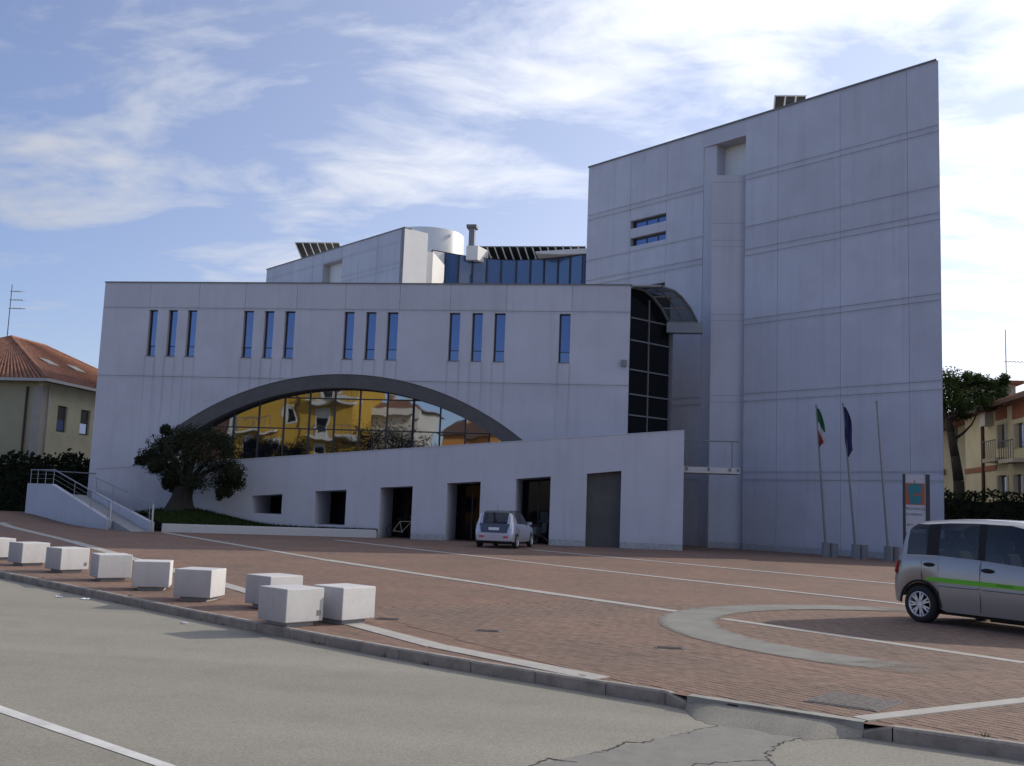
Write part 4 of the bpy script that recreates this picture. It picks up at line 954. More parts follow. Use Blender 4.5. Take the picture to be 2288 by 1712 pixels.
OCX = lambda px, py: FY(px, py, 45.3)
for px, py, rx, rz_ in [(338, 1018, .55, .40), (362, 995, .65, .55), (395, 975, .75, .55), (430, 972, .80, .55), (470, 978, .70, .50), (500, 985, .60, .50), (515, 1010, .50, .45), (525, 1055, .50, .45), (505, 1045, .60, .5), (470, 1040, .80, .70), (430, 1030, 1.0, .8), (390, 1035, .85, .65), (360, 1040, .6, .45), (375, 1060, .55, .40), (400, 1075, .6, .45), (450, 1080, .65, .45), (490, 1078, .55, .45), (520, 1080, .40, .35), (505, 1098, .30, .30), (385, 1085, .30, .30), (325, 1030, .30, .22), (535, 1062, .3, .3), (412, 1000, .9, .7), (460, 1005, .9, .7), (378, 962, .25, .25), (496, 1104, .18, .3), (395, 1068, .3, .4), (372, 1078, .2, .3), (348, 1046, .3, .25)]:
    p = OCX(px, py); cen.append((p + Vector((0, rt_.uniform(-.5, .5), 0)), (rx*.82, rx*1.1, rz_*.82)))
cr_ = leaves(MB(), cen, 1050, .066, rt_)
cr_.build('crown', 'olive', olive, fix=False)

# ------------------------------------------------------------------ concrete blocks along the kerb
CUBES = [  # front bottom corner px, direction of right-hand face (deg), label
 ((-15.35, 21.95), 60, 'pale concrete block cut by the left picture edge'),
 ((-13.72, 20.76), 60, 'pale concrete block with sunlit right face, second from the left edge'),
 ((-12.04, 19.53), 60, 'pale concrete block with sunlit right face, third from the left edge'),
 ((-10.42, 18.15), 43, 'concrete block with softly lit grey broad face, fourth from the left edge'),
 ((-9.04, 16.88), 22, 'concrete block showing only its shaded front face, left of the bright-sided block'),
 ((-7.05, 15.68), 92, 'concrete block with shaded front and narrow bright right side, standing alone'),
 ((-5.80, 15.00), 58, 'rear concrete block of the three grouped at the end of the row'),
 ((-4.25, 13.70), 60, 'concrete block at the right end of the row'),
 ((-4.82, 13.08), 57, 'nearest concrete block, standing before the other two at the row end'),
]
blk = None; weather(MT['block'], [], .9)
for i, ((bx_, by_), ang, lab) in enumerate(CUBES):
    s = .62; e1 = Vector((math.cos(R(ang)), math.sin(R(ang)), 0)); e2 = Vector((-e1.y, e1.x, 0)); c = Vector((bx_, by_, 0)) + (e1+e2)*s/2
    t = thing('concrete_block', lab, 'concrete block', c, 'concrete blocks along the kerb', R(ang))
    if blk is None:
        blk = [MB().box(-.31, .31, -.31, .31, .065, .505).build('block', 'block', t, local=True, bevel=.012), MB().box(-.22, .22, -.22, .22, 0, .066).build('foot', 'joint', t, local=True)]
    else:
        for o in blk:
            n_ = o.copy(); col.objects.link(n_); n_.parent = t; OFF[n_.name] = Vector((0, 0, 0))
    if i in (2, 8): MB().box(.20, .265, -.3135, -.3105, .14, .21).build('maker_plate', 'flashing', t, local=True)

# ------------------------------------------------------------------ leaning flagpoles, flags, sign totem
for i, (bpx, bpy_, tpx, tpy, lab) in enumerate(((1843, 1215, 1824, 911, 'leaning flagpole with the green, white and red flag'), (1911, 1219, 1884, 907, 'leaning flagpole with the dark blue flag, middle of three'), (1986, 1223, 1959, 902, 'bare leaning flagpole nearest the sign'))):
    base = G((1852, 1918, 1988)[i]-4, (1241, 1245, 1250)[i]); base.y = min(base.y, 47.2)
    base = FY((1846, 1913, 1986)[i], 1238+i*4, (47.2, 46.4, 45.6)[i]); base.z = 0
    tp = FY(tpx, tpy, base.y)
    t = thing('flagpole', lab, 'flagpole', base, 'leaning flagpoles before the tower')
    MB().cyl(base+Z*.05, tp, .055, .035, 8).build('pole', 'steel_dull', t)
    MB().cyl(tp, tp+Z*.12, .05, .05, 8).build('finial', 'steel_dull', t)
    MB().cyl(base, base+Z*.62, .19, .19, 12).build('socket', 'signgrey', t); MB().cyl(base+X*.33+Z*0, base+X*.33+Z*.60, .17, .17, 12).build('counterweight', 'signgrey', t)
    MB().box(base.x-.05, base.x+.38, base.y-.05, base.y+.05, .2, .4).build('tie_bar', 'flashing', t)
    if i < 2:
        # limp flag hanging beside the pole: folded strips
        ax = (tp-base).normalized()
        keys = [[(.0, .0), (.02, .12), (.06, .16), (.22, .34), (.34, .48), (.52, .50), (.62, .46), (.66, .22), (.70, .12)], [(.0, .0), (.03, .10), (.10, .15), (.18, .20), (.26, .26), (.33, .32), (.42, .36), (.50, .30), (.56, .12)]][i]
        Lf = FY(tpx, tpy, base.y).z - FY(tpx, (1000, 1022)[i], base.y).z
        fm = {}
        ns_ = 26
        cols_ = (('flag_g', 0, .42), ('flag_w', .30, .80), ('flag_r', .62, 1.0)) if i == 0 else (('flag_b', 0, 1.0),)
        fl = thing('flag', ('limp green, white and red flag hanging on the first pole', 'limp dark blue flag hanging on the middle pole')[i], 'flag', tp - ax*Lf)
        prof_l = lambda t_: (.0 if i == 0 else -.02) + (.10*math.sin(t_*7) if i else 0)*.5
        wid = lambda t_: (.07 + .24*math.sin(math.pi*min(1, t_**.9*.75+.02)))*(1 if t_ < .86 else (1-t_)/.14*.9+.1)
        def strip(m_, f0, f1, a0, a1):     # sub-strip across the width a0..a1, along f0..f1
            mb = MB(); n2 = 14; kk = 6
            for p_ in range(n2+1):
                tt = f0+(f1-f0)*p_/n2
                for q_ in range(kk+1):
                    aa = a0(tt)+(a1(tt)-a0(tt))*q_/kk; wv = wid(tt)
                    pt = tp - ax*(Lf*tt) + X*(prof_l(tt)+wv*aa) + Y*(.06*math.sin(aa*9+tt*6)-.04)
                    mb.v.append(pt)
            for p_ in range(n2):
                for q_ in range(kk): u_ = p_*(kk+1)+q_; mb.f.append((u_, u_+1, u_+kk+2, u_+kk+1))
            o = mb.build('cloth', m_, fl, fix=False, smooth=True); so_ = o.modifiers.new('thick', 'SOLIDIFY'); so_.thickness = .006
        if i == 0:
            strip('flag_g', .02, .62, lambda t_: .0 if t_ < .3 else min(1, (t_-.3)*2.6), lambda t_: 1.0)
            strip('flag_w', .30, .92, lambda t_: .0 if t_ < .58 else min(.75, (t_-.58)*2.6), lambda t_: max(.02, min(1, (t_-.3)*2.6) if t_ < .66 else 1.0))
            strip('flag_r', .58, 1.0, lambda t_: .0, lambda t_: max(.05, min(.75, (t_-.58)*2.6)))
        else:
            strip('flag_b', .02, 1.0, lambda t_: 0.0, lambda t_: 1.0)

SY = 44.0; sA, sB = FY(2018, 1258, SY), FY(2078, 1062, SY)
s0x, s1x = FY(2020, 1150, SY).x, FY(2078, 1150, SY).x; sz1 = FY(2050, 1061, SY).z
sg = thing('sign_totem', 'upright sign totem with orange and teal emblem beside the tower corner', 'sign', ((s0x+s1x)/2, SY, 0))
MB().box(s0x+.06, s1x-.16, SY, SY+.2, 0, sz1).build('board', 'signface', sg)
MB().box(s0x, s0x+.058, SY-.03, SY+.22, 0, sz1+.02).build('post', 'frame_dark', sg); MB().box(s1x-.158, s1x, SY-.03, SY+.22, 0, sz1+.02).build('post', 'frame_dark', sg)
zg = FY(2030, 1190, SY).z; MB().box(s0x+.062, s1x-.162, SY-.012, SY-.001, .02, zg).build('lower_panel', 'signgrey', sg)
ex0, ex1 = FY(2024, 1100, SY).x, FY(2066, 1100, SY).x; ez0, ez1 = FY(2045, 1128, SY).z, FY(2045, 1080, SY).z
em = MB().box(ex0, ex1, SY-.012, SY-.001, ez0, ez1).build('emblem', 'orange', sg)
ew, eh = ex1-ex0, ez1-ez0
vase = [(.14, .93), (.30, .95), (.45, 1.0), (.55, 1.0), (.75, .95), (.88, .92), (.87, .75), (.80, .60), (.80, .50), (.66, .50), (.58, .54), (.45, .54), (.40, .46), (.55, .42), (.82, .44), (.86, .30), (.80, .10), (.70, .02), (.25, .02), (.20, .15), (.17, .40), (.12, .60), (.10, .80)]
MB().holes([(ex0+a*ew, ez0+b*eh) for a, b in vase], [], Vector((0, SY, 0)), X, Z, Y, -.018, -.013).build('emblem_shape', 'teal', em)
MB().box(ex0+ew*.45, ex0+ew*.5, SY-.012, SY-.001, ez1+.02, ez1+.12).build('emblem_finial', 'orange', em)
for body, py, sz, px in (('PROVINCIA', 1140, .155, 2045), ('DI FERMO', 1152.5, .145, 2043)):
    q = FY(px, py, SY); text_mesh(body, sz, 'lettering', 'ink', sg, Vector((q.x, SY-.004, q.z)), X, Z, -Y)
q = FY(2033, 1172, SY); MB().box(q.x-.11, q.x+.02, SY-.006, SY-.001, q.z-.05, q.z+.03).box(q.x+.05, q.x+.13, SY-.006, SY-.001, q.z-.03, q.z+.03).build('small_print', 'signgrey', sg)

# ------------------------------------------------------------------ cars
def interp(tab, x):
    if x <= tab[0][0]: return tab[0][1]
    for (a, va), (b, vb) in zip(tab, tab[1:]):
        if x <= b:
            t = (x-a)/(b-a); return va+(vb-va)*t
    return tab[-1][1]
def car_body(t, P, paint, glass_of):
    """loft of cross sections along x (rear negative); returns nothing, builds parts on t"""
    xs_ = sorted(set([round(v, 4) for v in P['xs']]))
    rows = 10; secs = []
    for x in xs_:
        zb = interp(P['sill'], x); hw = interp(P['half'], x)
        for wx, rw in P['wheels']:
            if abs(x-wx) < rw: zb = max(zb, P['wr'] + math.sqrt(max(0, rw*rw-(x-wx)**2))*1.0 - .02)
        zbelt = interp(P['belt'], x); zr_ = interp(P['roof'], x); re = interp(P['redge'], x); rwid = interp(P['rwidth'], x)
        pts = []
        h = zbelt-zb
        pts.append((hw*.955, zb)); pts.append((hw*.985, zb+.22*h)); pts.append((hw, zb+.45*h)); pts.append((hw*.995, zb+.72*h)); pts.append((hw*.965, zb+.93*h)); pts.append((hw*.935, zbelt))
        gh = max(.0005, re-zbelt)
        pts.append((hw*.935+(rwid-hw*.935)*.5+.015, zbelt+gh*.5)); pts.append((rwid, zbelt+gh)); pts.append((rwid*.86, zbelt+gh+(zr_-re)*.75)); pts.append((rwid*.45, zr_-.006)); pts.append((0, zr_))
        secs.append([Vector((x, -p[0], p[1])) for p in pts] + [Vector((x, p[0], p[1])) for p in reversed(pts[:-1])])
    n = len(secs[0]); groups = {}
    for i in range(len(secs)-1):
        xm = (xs_[i]+xs_[i+1])/2
        for j in range(n-1):
            jj = j if j < 10 else 19-j
            side = 0 if j < 10 else 1
            key = glass_of(xm, jj, side); key = (key[0], key[1], side if jj < 7 else 0) if key else ('body', paint, 0)
            groups.setdefault(key, MB()).add([secs[i][j], secs[i+1][j], secs[i+1][j+1], secs[i][j+1]], [(0, 1, 2, 3)])
    gbm = groups.setdefault(('body', paint, 0), MB())
    for sct, rev in ((secs[0], False), (secs[-1], True)):
        k = len(sct)
        for q_ in range(k//2):
            f = [sct[q_], sct[q_+1], sct[k-2-q_], sct[k-1-q_]]
            gbm.add(f, [(0, 1, 2, 3)])
    for key, mb in groups.items():
        o = mb.build(key[0], key[1], t, local=True, smooth=True)
        if key[0] == 'body':
            o.data.set_sharp_from_angle(angle=R(50)) if hasattr(o.data, 'set_sharp_from_angle') else None
    # dark underbody and wheel wells
    um = MB().box(P['xs_in'][0], P['xs_in'][1], -P['uw'], P['uw'], P['uz'], P['uz']+.25)
    for wx, rw in P['wheels']: um.box(wx-rw+.02, wx+rw-.02, -P['uw']-.02, P['uw']+.02, P['uz']+.2, P['wr']+rw+.02)
    um.build('underbody', 'rubber', t, local=True)
    return secs
def wheel(t, x, y, r, wdt, spokes, side):
    o = side
    ty = MB().lathe([(r*.66, -wdt/2), (r*.80, -wdt/2-.004), (r*.95, -wdt*.46), (r, -wdt*.30), (r, wdt*.30), (r*.95, wdt*.46), (r*.80, wdt/2+.004), (r*.66, wdt/2), (r*.6, wdt*.3), (r*.6, -wdt*.3), (r*.66, -wdt/2)], 36, 'y', (x, y, r)).build('wheel', 'rubber', t, local=True, smooth=True)
    rm = MB().lathe([(r*.58, 0), (r*.665, o*wdt*.44), (r*.69, o*wdt*.50), (r*.655, o*wdt*.52), (r*.60, o*wdt*.40), (r*.58, o*wdt*.1)], 36, 'y', (x, y, r))
    rm.lathe([(.0, o*wdt*.46), (r*.14, o*wdt*.46), (r*.19, o*wdt*.36)], 18, 'y', (x, y, r))
    for k in range(spokes):
        a = 2*math.pi*(k+.5)/spokes
        for da in (-.13, .13):
            d1 = Vector((math.cos(a+da*1.2), 0, math.sin(a+da*1.2))); d0 = Vector((math.cos(a+da*.5), 0, math.sin(a+da*.5))); nn_ = Vector((-math.sin(a), 0, math.cos(a)))
            c = Vector((x, y+o*wdt*.40, r)); p0_ = c+d0*r*.12; p1_ = c+d1*r*.62
            hw_ = r*.040
            rm.hexa([p0_-nn_*hw_*1.4-Y*.012, p0_+nn_*hw_*1.4-Y*.012, p1_+nn_*hw_-Y*.012, p1_-nn_*hw_-Y*.012, p0_-nn_*hw_*1.4+Y*.012, p0_+nn_*hw_*1.4+Y*.012, p1_+nn_*hw_+Y*.012, p1_-nn_*hw_+Y*.012])
    rm.build('rim', 'alloy', ty, local=True)
    MB().lathe([(.0, o*wdt*.12), (r*.6, o*wdt*.12)], 24, 'y', (x, y, r)).build('brake_disc', 'trim', ty, local=True)

def lin(a, b, n): return [a+(b-a)*i/n for i in range(n+1)]
# --- silver people carrier, nose towards the lower right
fwd = Vector((.643, -.766, 0)); lft = Vector((-fwd.y, fwd.x, 0))
wc = Vector((4.46, 18.50, 0)); HWm = .92
# the side towards the camera is the car's right-hand side of travel mirrored: camera is on -lft or +lft?
near = -lft if (-wc).dot(-lft) > 0 else lft
rc = wc - near*(HWm-.09)
mp_root = thing('people_carrier', 'silver people carrier with green side stripe, cut by the right picture edge', 'car', rc, None, math.atan2(fwd.y, fwd.x))
nsd = -1 if near.dot(lft) < 0 else 1      # local y sign of the near side
PM = dict(wheels=[(0, .385), (2.67, .385)], wr=.31, xs_in=(-.35, 3.1), uw=.74, uz=.17)
PM['xs'] = [-.60, -.595, -.585, -.57, -.55, -.53, -.50, -.46, -.42, -.36, -.28, -.2, -.1] + [ .385*math.cos(R(a)) for a in range(0, 181, 12)] + lin(0, 2.0, 20) + [2.67+.385*math.cos(R(a)) for a in range(0, 181, 12)] + lin(2.1, 3.4, 13) + [.32, .42, 1.07, 1.20, 1.135]
PM['sill'] = [(-.60, .40), (-.55, .33), (-.4, .30), (.38, .27), (.5, .23), (2.25, .23), (3.1, .26), (3.4, .36)]
PM['half'] = [(-.60, .62), (-.595, .74), (-.585, .78), (-.55, .83), (-.46, .875), (-.3, .91), (0, .92), (2.6, .92), (3.1, .86), (3.4, .62)]
PM['belt'] = [(-.60, .72), (-.585, .78), (-.55, .86), (-.50, .98), (-.46, 1.07), (-.36, 1.13), (.3, 1.145), (1.1, 1.11), (1.9, 1.05), (2.7, .98), (3.1, .86), (3.4, .62)]
PM['roof'] = [(-.60, .725), (-.585, .79), (-.55, .93), (-.50, 1.10), (-.46, 1.24), (-.42, 1.38), (-.36, 1.52), (-.28, 1.61), (-.2, 1.67), (-.1, 1.71), (.1, 1.745), (.5, 1.775), (1.0, 1.785), (1.6, 1.77), (2.0, 1.69), (2.35, 1.42), (2.75, 1.04), (3.1, .88), (3.4, .63)]
PM['redge'] = [(x, z-(.015 if x < -.3 else (.05 if x < 0 else .085)) if z > 1.2 else z-.005) for x, z in PM['roof']]
PM['rwidth'] = [(-.60, .60), (-.5, .70), (-.36, .74), (-.1, .765), (1.0, .775), (1.9, .74), (2.3, .76), (2.8, .84), (3.4, .60)]
def gm_(xm, j, s):
    if j in (5, 6):
        if -.27 < xm < .13: return ('quarter_window', 'car_glass')
        if .13 <= xm < .36: return ('rear_pillar', 'trim')
        if .36 <= xm < 1.07: return ('rear_door_window', 'car_glass')
        if 1.07 <= xm < 1.20: return ('door_pillar', 'trim')
        if 1.20 <= xm < 2.05: return ('front_door_window', 'car_glass')
    if j >= 7 and 2.05 < xm < 2.7: return ('windscreen', 'car_glass')
    if j >= 7 and -.53 < xm < -.30: return ('rear_window', 'car_glass')
    return None
secs = car_body(mp_root, PM, 'silver', gm_)
for wx in (0, 2.67):
    for s_ in (-1, 1): wheel(mp_root, wx, s_*(HWm-.105), .31, .19, 7, s_)
ys = nsd*HWm
# arch liner lip, seams, handles, mouldings on the near side
def curve_on_side(pts, r_, name, m_, off=.002):
    MB().tube([Vector((x, nsd*(interp(PM['half'], x)*k+off), z)) for x, z, k in pts], r_, 5).build(name, m_, mp_root, local=True)
curve_on_side([(.385*1.02*math.cos(R(a)), .31+.385*1.02*math.sin(R(a)), .985) for a in range(-5, 186, 8)], .018, 'arch_lip', 'trim', -.004)
for x, zt in ((.05, .0), (1.135, 0)):
    b_ = interp(PM['belt'], x); curve_on_side([(x+.0, z, kk) for z, kk in (((.72 if x < .3 else .27), .988), (b_*.6+.12, 1.0), (b_-.12, .993), (b_-.01, .942))], .0045, 'door_seam', 'trim', -.0008)
curve_on_side([(x, .655-.004*(x-.3), 1.0) for x in lin(.36, 1.10, 8)], .016, 'side_moulding', 'silver', .004); curve_on_side([(x, .655-.004*(x-.3), 1.0) for x in lin(1.17, 2.2, 8)], .016, 'side_moulding', 'silver', .004)
for hx, hz in ((.20, .985), (1.27, .955)):
    hd = MB(); nlo, nla = 14, 8; c = Vector((hx, nsd*(HWm*.985+.012), hz)); vs = []
    for i in range(nla+1):
        for j in range(nlo):
            th, ph = math.pi*i/nla, 2*math.pi*j/nlo; hd.v.append(c + Vector((.115*math.sin(th)*math.cos(ph), .022*math.cos(th), .036*math.sin(th)*math.sin(ph))))
    for i in range(nla):
        for j in range(nlo): hd.f.append((i*nlo+j, i*nlo+(j+1) % nlo, (i+1)*nlo+(j+1) % nlo, (i+1)*nlo+j))
    hd.build('door_handle', 'trim', mp_root, local=True, smooth=True)
sp = [(.11, .735), (.16, .765), (.26, .785), (1.2, .775), (2.2, .755), (2.2, .690), (1.2, .700), (.5, .705), (.2, .715)]
stripe = MB().holes(sp, [], Vector((0, nsd*(HWm+.0035), 0)), X, Z, Y*(-nsd), 0, .004).build('green_stripe', 'green_vinyl', mp_root, local=True)
text_mesh('Provincia', .075, 'stripe_lettering', 'green_dark', stripe, Vector((1.44, nsd*(HWm+.0045), .716)), X*(1 if nsd < 0 else -1), Z, Y*nsd, 'LEFT' if nsd < 0 else 'RIGHT', local=True)
curve_on_side([(-.13, 1.01, .975), (-.02, 1.02, .975), (.0, .99, .98), (.0, .90, .995), (-.12, .89, .995), (-.13, 1.01, .975)], .003, 'fuel_flap', 'trim', -.0008)
for s_ in (-1, 1):
    MB().hexa([Vector((-.56, s_*.80, .80)), Vector((-.47, s_*.90, .80)), Vector((-.44, s_*.88, 1.03)), Vector((-.50, s_*.78, 1.03)), Vector((-.58, s_*.76, .80)), Vector((-.50, s_*.905, .83)), Vector((-.455, s_*.89, 1.02)), Vector((-.53, s_*.74, 1.03))]).build('tail_light', 'red_lens', mp_root, local=True)
MB().box(.9, 1.5, -.3, .3, .10, .2).build('exhaust_box', 'rubber', mp_root, local=True)
MB().box(-.605, -.585, -.26, .26, .50, .61).build('number_plate', 'plate', mp_root, local=True)

for sx_ in (.35, 1.25):
    for sy_ in (-.5, 0, .5):
        st_ = MB().hexa([Vector((sx_-.06, sy_-.2, .62)), Vector((sx_+.08, sy_-.2, .62)), Vector((sx_+.08, sy_+.2, .62)), Vector((sx_-.06, sy_+.2, .62)), Vector((sx_-.20, sy_-.17, 1.22)), Vector((sx_-.10, sy_-.17, 1.22)), Vector((sx_-.10, sy_+.17, 1.22)), Vector((sx_-.20, sy_+.17, 1.22))]).build('seat_back', 'seat', mp_root, local=True, bevel=.03)
        MB().box(sx_-.24, sx_-.14, sy_-.12, sy_+.12, 1.25, 1.43).build('headrest', 'seat', st_, local=True, bevel=.03)
MB().box(-.3, 1.9, -.72, .72, .5, .62).build('cabin_floor', 'seat', mp_root, local=True)
# --- small pale hatchback parked before the openings, seen from behind
hd_ = Vector((.12, .993, 0)).normalized(); rc2 = Vector((-6.50, 41.55, 0))
yp = thing('hatchback', 'small pale lilac hatchback with dark tailgate parked before the ramp openings', 'car', rc2, None, math.atan2(hd_.y, hd_.x))
PY = dict(wheels=[(0, .345), (2.39, .345)], wr=.29, xs_in=(-.45, 2.9), uw=.66, uz=.17)
PY['xs'] = [-.62, -.615, -.60, -.57, -.52, -.47, -.42, -.36, -.28, -.2] + [.345*math.cos(R(a)) for a in range(0, 181, 15)] + lin(0, 1.9, 18) + [2.39+.345*math.cos(R(a)) for a in range(0, 181, 15)] + lin(2.0, 3.15, 12)
PY['sill'] = [(-.62, .34), (-.55, .28), (-.3, .26), (2.7, .24), (3.15, .34)]
PY['half'] = [(-.62, .60), (-.615, .70), (-.60, .75), (-.52, .80), (-.36, .835), (0, .85), (2.3, .85), (2.8, .79), (3.15, .55)]
PY['belt'] = [(-.62, .62), (-.60, .72), (-.57, .84), (-.52, .92), (-.42, .985), (-.1, 1.0), (1.0, .965), (2.0, .90), (2.7, .80), (3.15, .58)]
PY['roof'] = [(-.62, .625), (-.60, .735), (-.57, .86), (-.52, .97), (-.47, 1.08), (-.42, 1.20), (-.36, 1.32), (-.28, 1.42), (-.2, 1.465), (0, 1.505), (.5, 1.53), (1.0, 1.52), (1.4, 1.44), (1.9, 1.12), (2.1, .98), (2.7, .83), (3.15, .60)]
PY['redge'] = [(x, z-(.02 if x < -.2 else .09) if z > 1.1 else z-.005) for x, z in PY['roof']]
PY['rwidth'] = [(-.62, .56), (-.5, .60), (-.3, .62), (.5, .63), (1.3, .62), (2.0, .74), (3.15, .54)]
def gy_(xm, j, s):
    if j in (5, 6) and -.02 < xm < 1.75:
        if .62 < xm < .72: return ('door_pillar', 'trim')
        return ('side_window', 'car_glass')
    if j >= 8 and -.53 < xm < -.26: return ('rear_window', 'car_glass')
    if j >= 8 and -.61 < xm <= -.53: return ('tailgate', 'darkpaint')
    if j >= 8 and 1.35 < xm < 2.05: return ('windscreen', 'car_glass')
    if j >= 7 and -.26 <= xm <= 1.35: return ('roof_panel', 'darkpaint')
    return None
car_body(yp, PY, 'lilac', gy_)
for wx in (0, 2.39):
    for s_ in (-1, 1): wheel(yp, wx, s_*.755, .29, .17, 5, s_)
for s_ in (-1, 1):
    MB().box(-.674, -.60, s_*.50-.10, s_*.50+.10, .43, .49).build('reflector', 'red_lens', yp, local=True)
    MB().hexa([Vector((-.60, s_*.66, .80)), Vector((-.50, s_*.76, .80)), Vector((-.30, s_*.66, 1.36)), Vector((-.36, s_*.60, 1.36)), Vector((-.61, s_*.68, .80)), Vector((-.51, s_*.79, .80)), Vector((-.30, s_*.68, 1.36)), Vector((-.38, s_*.62, 1.36))]).build('tail_light', 'plate', yp, local=True)
    MB().box(1.62, 1.74, s_*.86-.04 if s_ > 0 else -.98, s_*.86+.12 if s_ > 0 else -.82, .94, 1.06).build('door_mirror', 'lilac', yp, local=True)
tg = MB().hexa([Vector((-.635, -.55, .62)), Vector((-.635, .55, .62)), Vector((-.56, .62, .99)), Vector((-.56, -.62, .99)), Vector((-.60, -.55, .62)), Vector((-.60, .55, .62)), Vector((-.50, .62, .99)), Vector((-.50, -.62, .99))]).build('tailgate_lower', 'darkpaint', yp, local=True, bevel=.015)
np_ = MB().hexa([Vector((-.650, -.26, .72)), Vector((-.650, .26, .72)), Vector((-.628, .26, .83)), Vector((-.628, -.26, .83)), Vector((-.63, -.26, .72)), Vector((-.63, .26, .72)), Vector((-.60, .26, .83)), Vector((-.60, -.26, .83))]).build('number_plate', 'plate', yp, local=True)
for s_ in (-1, 1): MB().hexa([Vector((-.652, s_*.24-.02, .721)), Vector((-.652, s_*.24+.02, .721)), Vector((-.630, s_*.24+.02, .829)), Vector((-.630, s_*.24-.02, .829)), Vector((-.64, s_*.24-.02, .721)), Vector((-.64, s_*.24+.02, .721)), Vector((-.62, s_*.24+.02, .829)), Vector((-.62, s_*.24-.02, .829))]).build('plate_band', 'plate_blue', np_, local=True)
MB().cyl((-.1, 0, 1.50), (-.26, 0, 1.78), .006, .004, 5).build('aerial', 'trim', yp, local=True)
MB().box(-.665, -.60, -.70, .70, .28, .58).build('bumper', 'lilac', yp, local=True, bevel=.03)

# ------------------------------------------------------------------ bicycle and motor scooter inside the openings
def bicycle(loc, ang, lab):
    t = thing('bicycle', lab, 'bicycle', loc, None, ang); r_ = .33
    for x in (-.52, .52):
        mb = MB(); n = 28
        for k in range(n):
            a, b = 2*math.pi*k/n, 2*math.pi*(k+1)/n; mb.cyl((x+r_*math.cos(a), 0, r_+r_*math.sin(a)), (x+r_*math.cos(b), 0, r_+r_*math.sin(b)), .018, n=5, caps=False)
        for k in range(8): a = math.pi*k/8; mb.cyl((x-r_*math.cos(a), 0, r_-r_*math.sin(a)), (x+r_*math.cos(a), 0, r_+r_*math.sin(a)), .003, n=3)
        mb.build('wheel', 'rubber', t, local=True)
    A_, B_, C_, D_, E_ = (-.52, 0, r_), (-.1, 0, .30), (-.22, 0, .78), (.34, 0, .80), (.52, 0, r_)
    fr = MB()
    for p, q in ((A_, B_), (A_, C_), (B_, C_), (B_, D_), (C_, D_), (D_, E_)): fr.cyl(p, q, .018, n=6)
    fr.build('frame', 'cream', t, local=True)
    MB().box(-.36, -.12, -.06, .06, .86, .91).cyl((-.22, 0, .78), (-.24, 0, .87), .015).build('saddle', 'trim', t, local=True)
    MB().tube([(.34, 0, .80), (.32, 0, .98), (.30, -.26, 1.02)], .013, 6).tube([(.32, 0, .98), (.30, .26, 1.02)], .013, 6).build('handlebar', 'steel', t, local=True)
    MB().cyl((-.1, -.1, .30), (-.1, .1, .30), .05, n=10).build('crank', 'steel_dull', t, local=True)
a, b = OPN[2][0], OPN[2][1]
bicycle(((a+b)/2+.28, YR+.75, 0), R(8), 'pale framed bicycle parked inside the third ramp opening')
a, b = OPN[4][0], OPN[4][1]
sct = thing('motor_scooter', 'dark motor scooter standing inside the opening behind the small car', 'scooter', ((a+b)/2+.35, YR+.5, 0), None, R(70))
for x in (-.55, .62): MB().lathe([(.13, -.05), (.24, -.055), (.26, 0), (.24, .055), (.13, .05), (.13, -.05)], 20, 'y', (x, 0, .26)).build('wheel', 'rubber', sct, local=True)
MB().holes([(-.75, .45), (-.2, .30), (.25, .30), (.38, .45), (.5, 1.0), (.42, 1.02), (.28, .5), (-.1, .46), (-.15, .78), (-.72, .82)], [], Vector((0, -.14, 0)), X, Z, Y, 0, .28).build('body', 'scooter', sct, local=True, bevel=.03)
MB().box(-.75, -.12, -.13, .13, .82, .90).build('seat', 'trim', sct, local=True, bevel=.02)
MB().tube([(.46, 0, 1.0), (.44, -.3, 1.06)], .016, 6).tube([(.46, 0, 1.0), (.44, .3, 1.06)], .016, 6).build('handlebar', 'steel', sct, local=True)
MB().holes([(.40, 1.02), (.48, 1.02), (.36, 1.5), (.30, 1.5)], [], Vector((0, -.2, 0)), X, Z, Y, 0, .4).build('windshield', 'canopy_glass', sct, local=True)
MB().cyl((.05, -.15, .35), (.25, -.45, .0), .02, n=6).build('stand', 'steel', sct, local=True)

# ------------------------------------------------------------------ neighbours
def tile_rows(part, P00, P10, P01, P11, rows, m_):
    """half-round tile courses on a roof slope: P00-P10 eave, P01-P11 ridge"""
    mb = MB()
    for k in range(rows):
        a, b = P00.lerp(P10, (k+.5)/rows), P01.lerp(P11, (k+.5)/rows)
        mb.cyl(a, b, .095, .085, 6)
    o = mb.build('tile_courses', m_, part); o['kind'] = 'stuff'; return o
def antenna(p, h_, lab, arms=3):
    t = thing('roof_antenna', lab, 'antenna', p)
    MB().cyl(p, p+Z*h_, .035, .025, 6).build('mast', 'wire', t)
    for k in range(arms):
        z = p.z + h_*(.55+.16*k); MB().cyl((p.x-.1, p.y, z), (p.x+1.1-.25*k, p.y+.1, z), .02, n=5).build('boom', 'wire', t)
        for j in range(4): x = p.x+.2+j*.22; MB().cyl((x, p.y-.3, z), (x, p.y+.3, z), .012, n=4).build('element', 'wire', t)

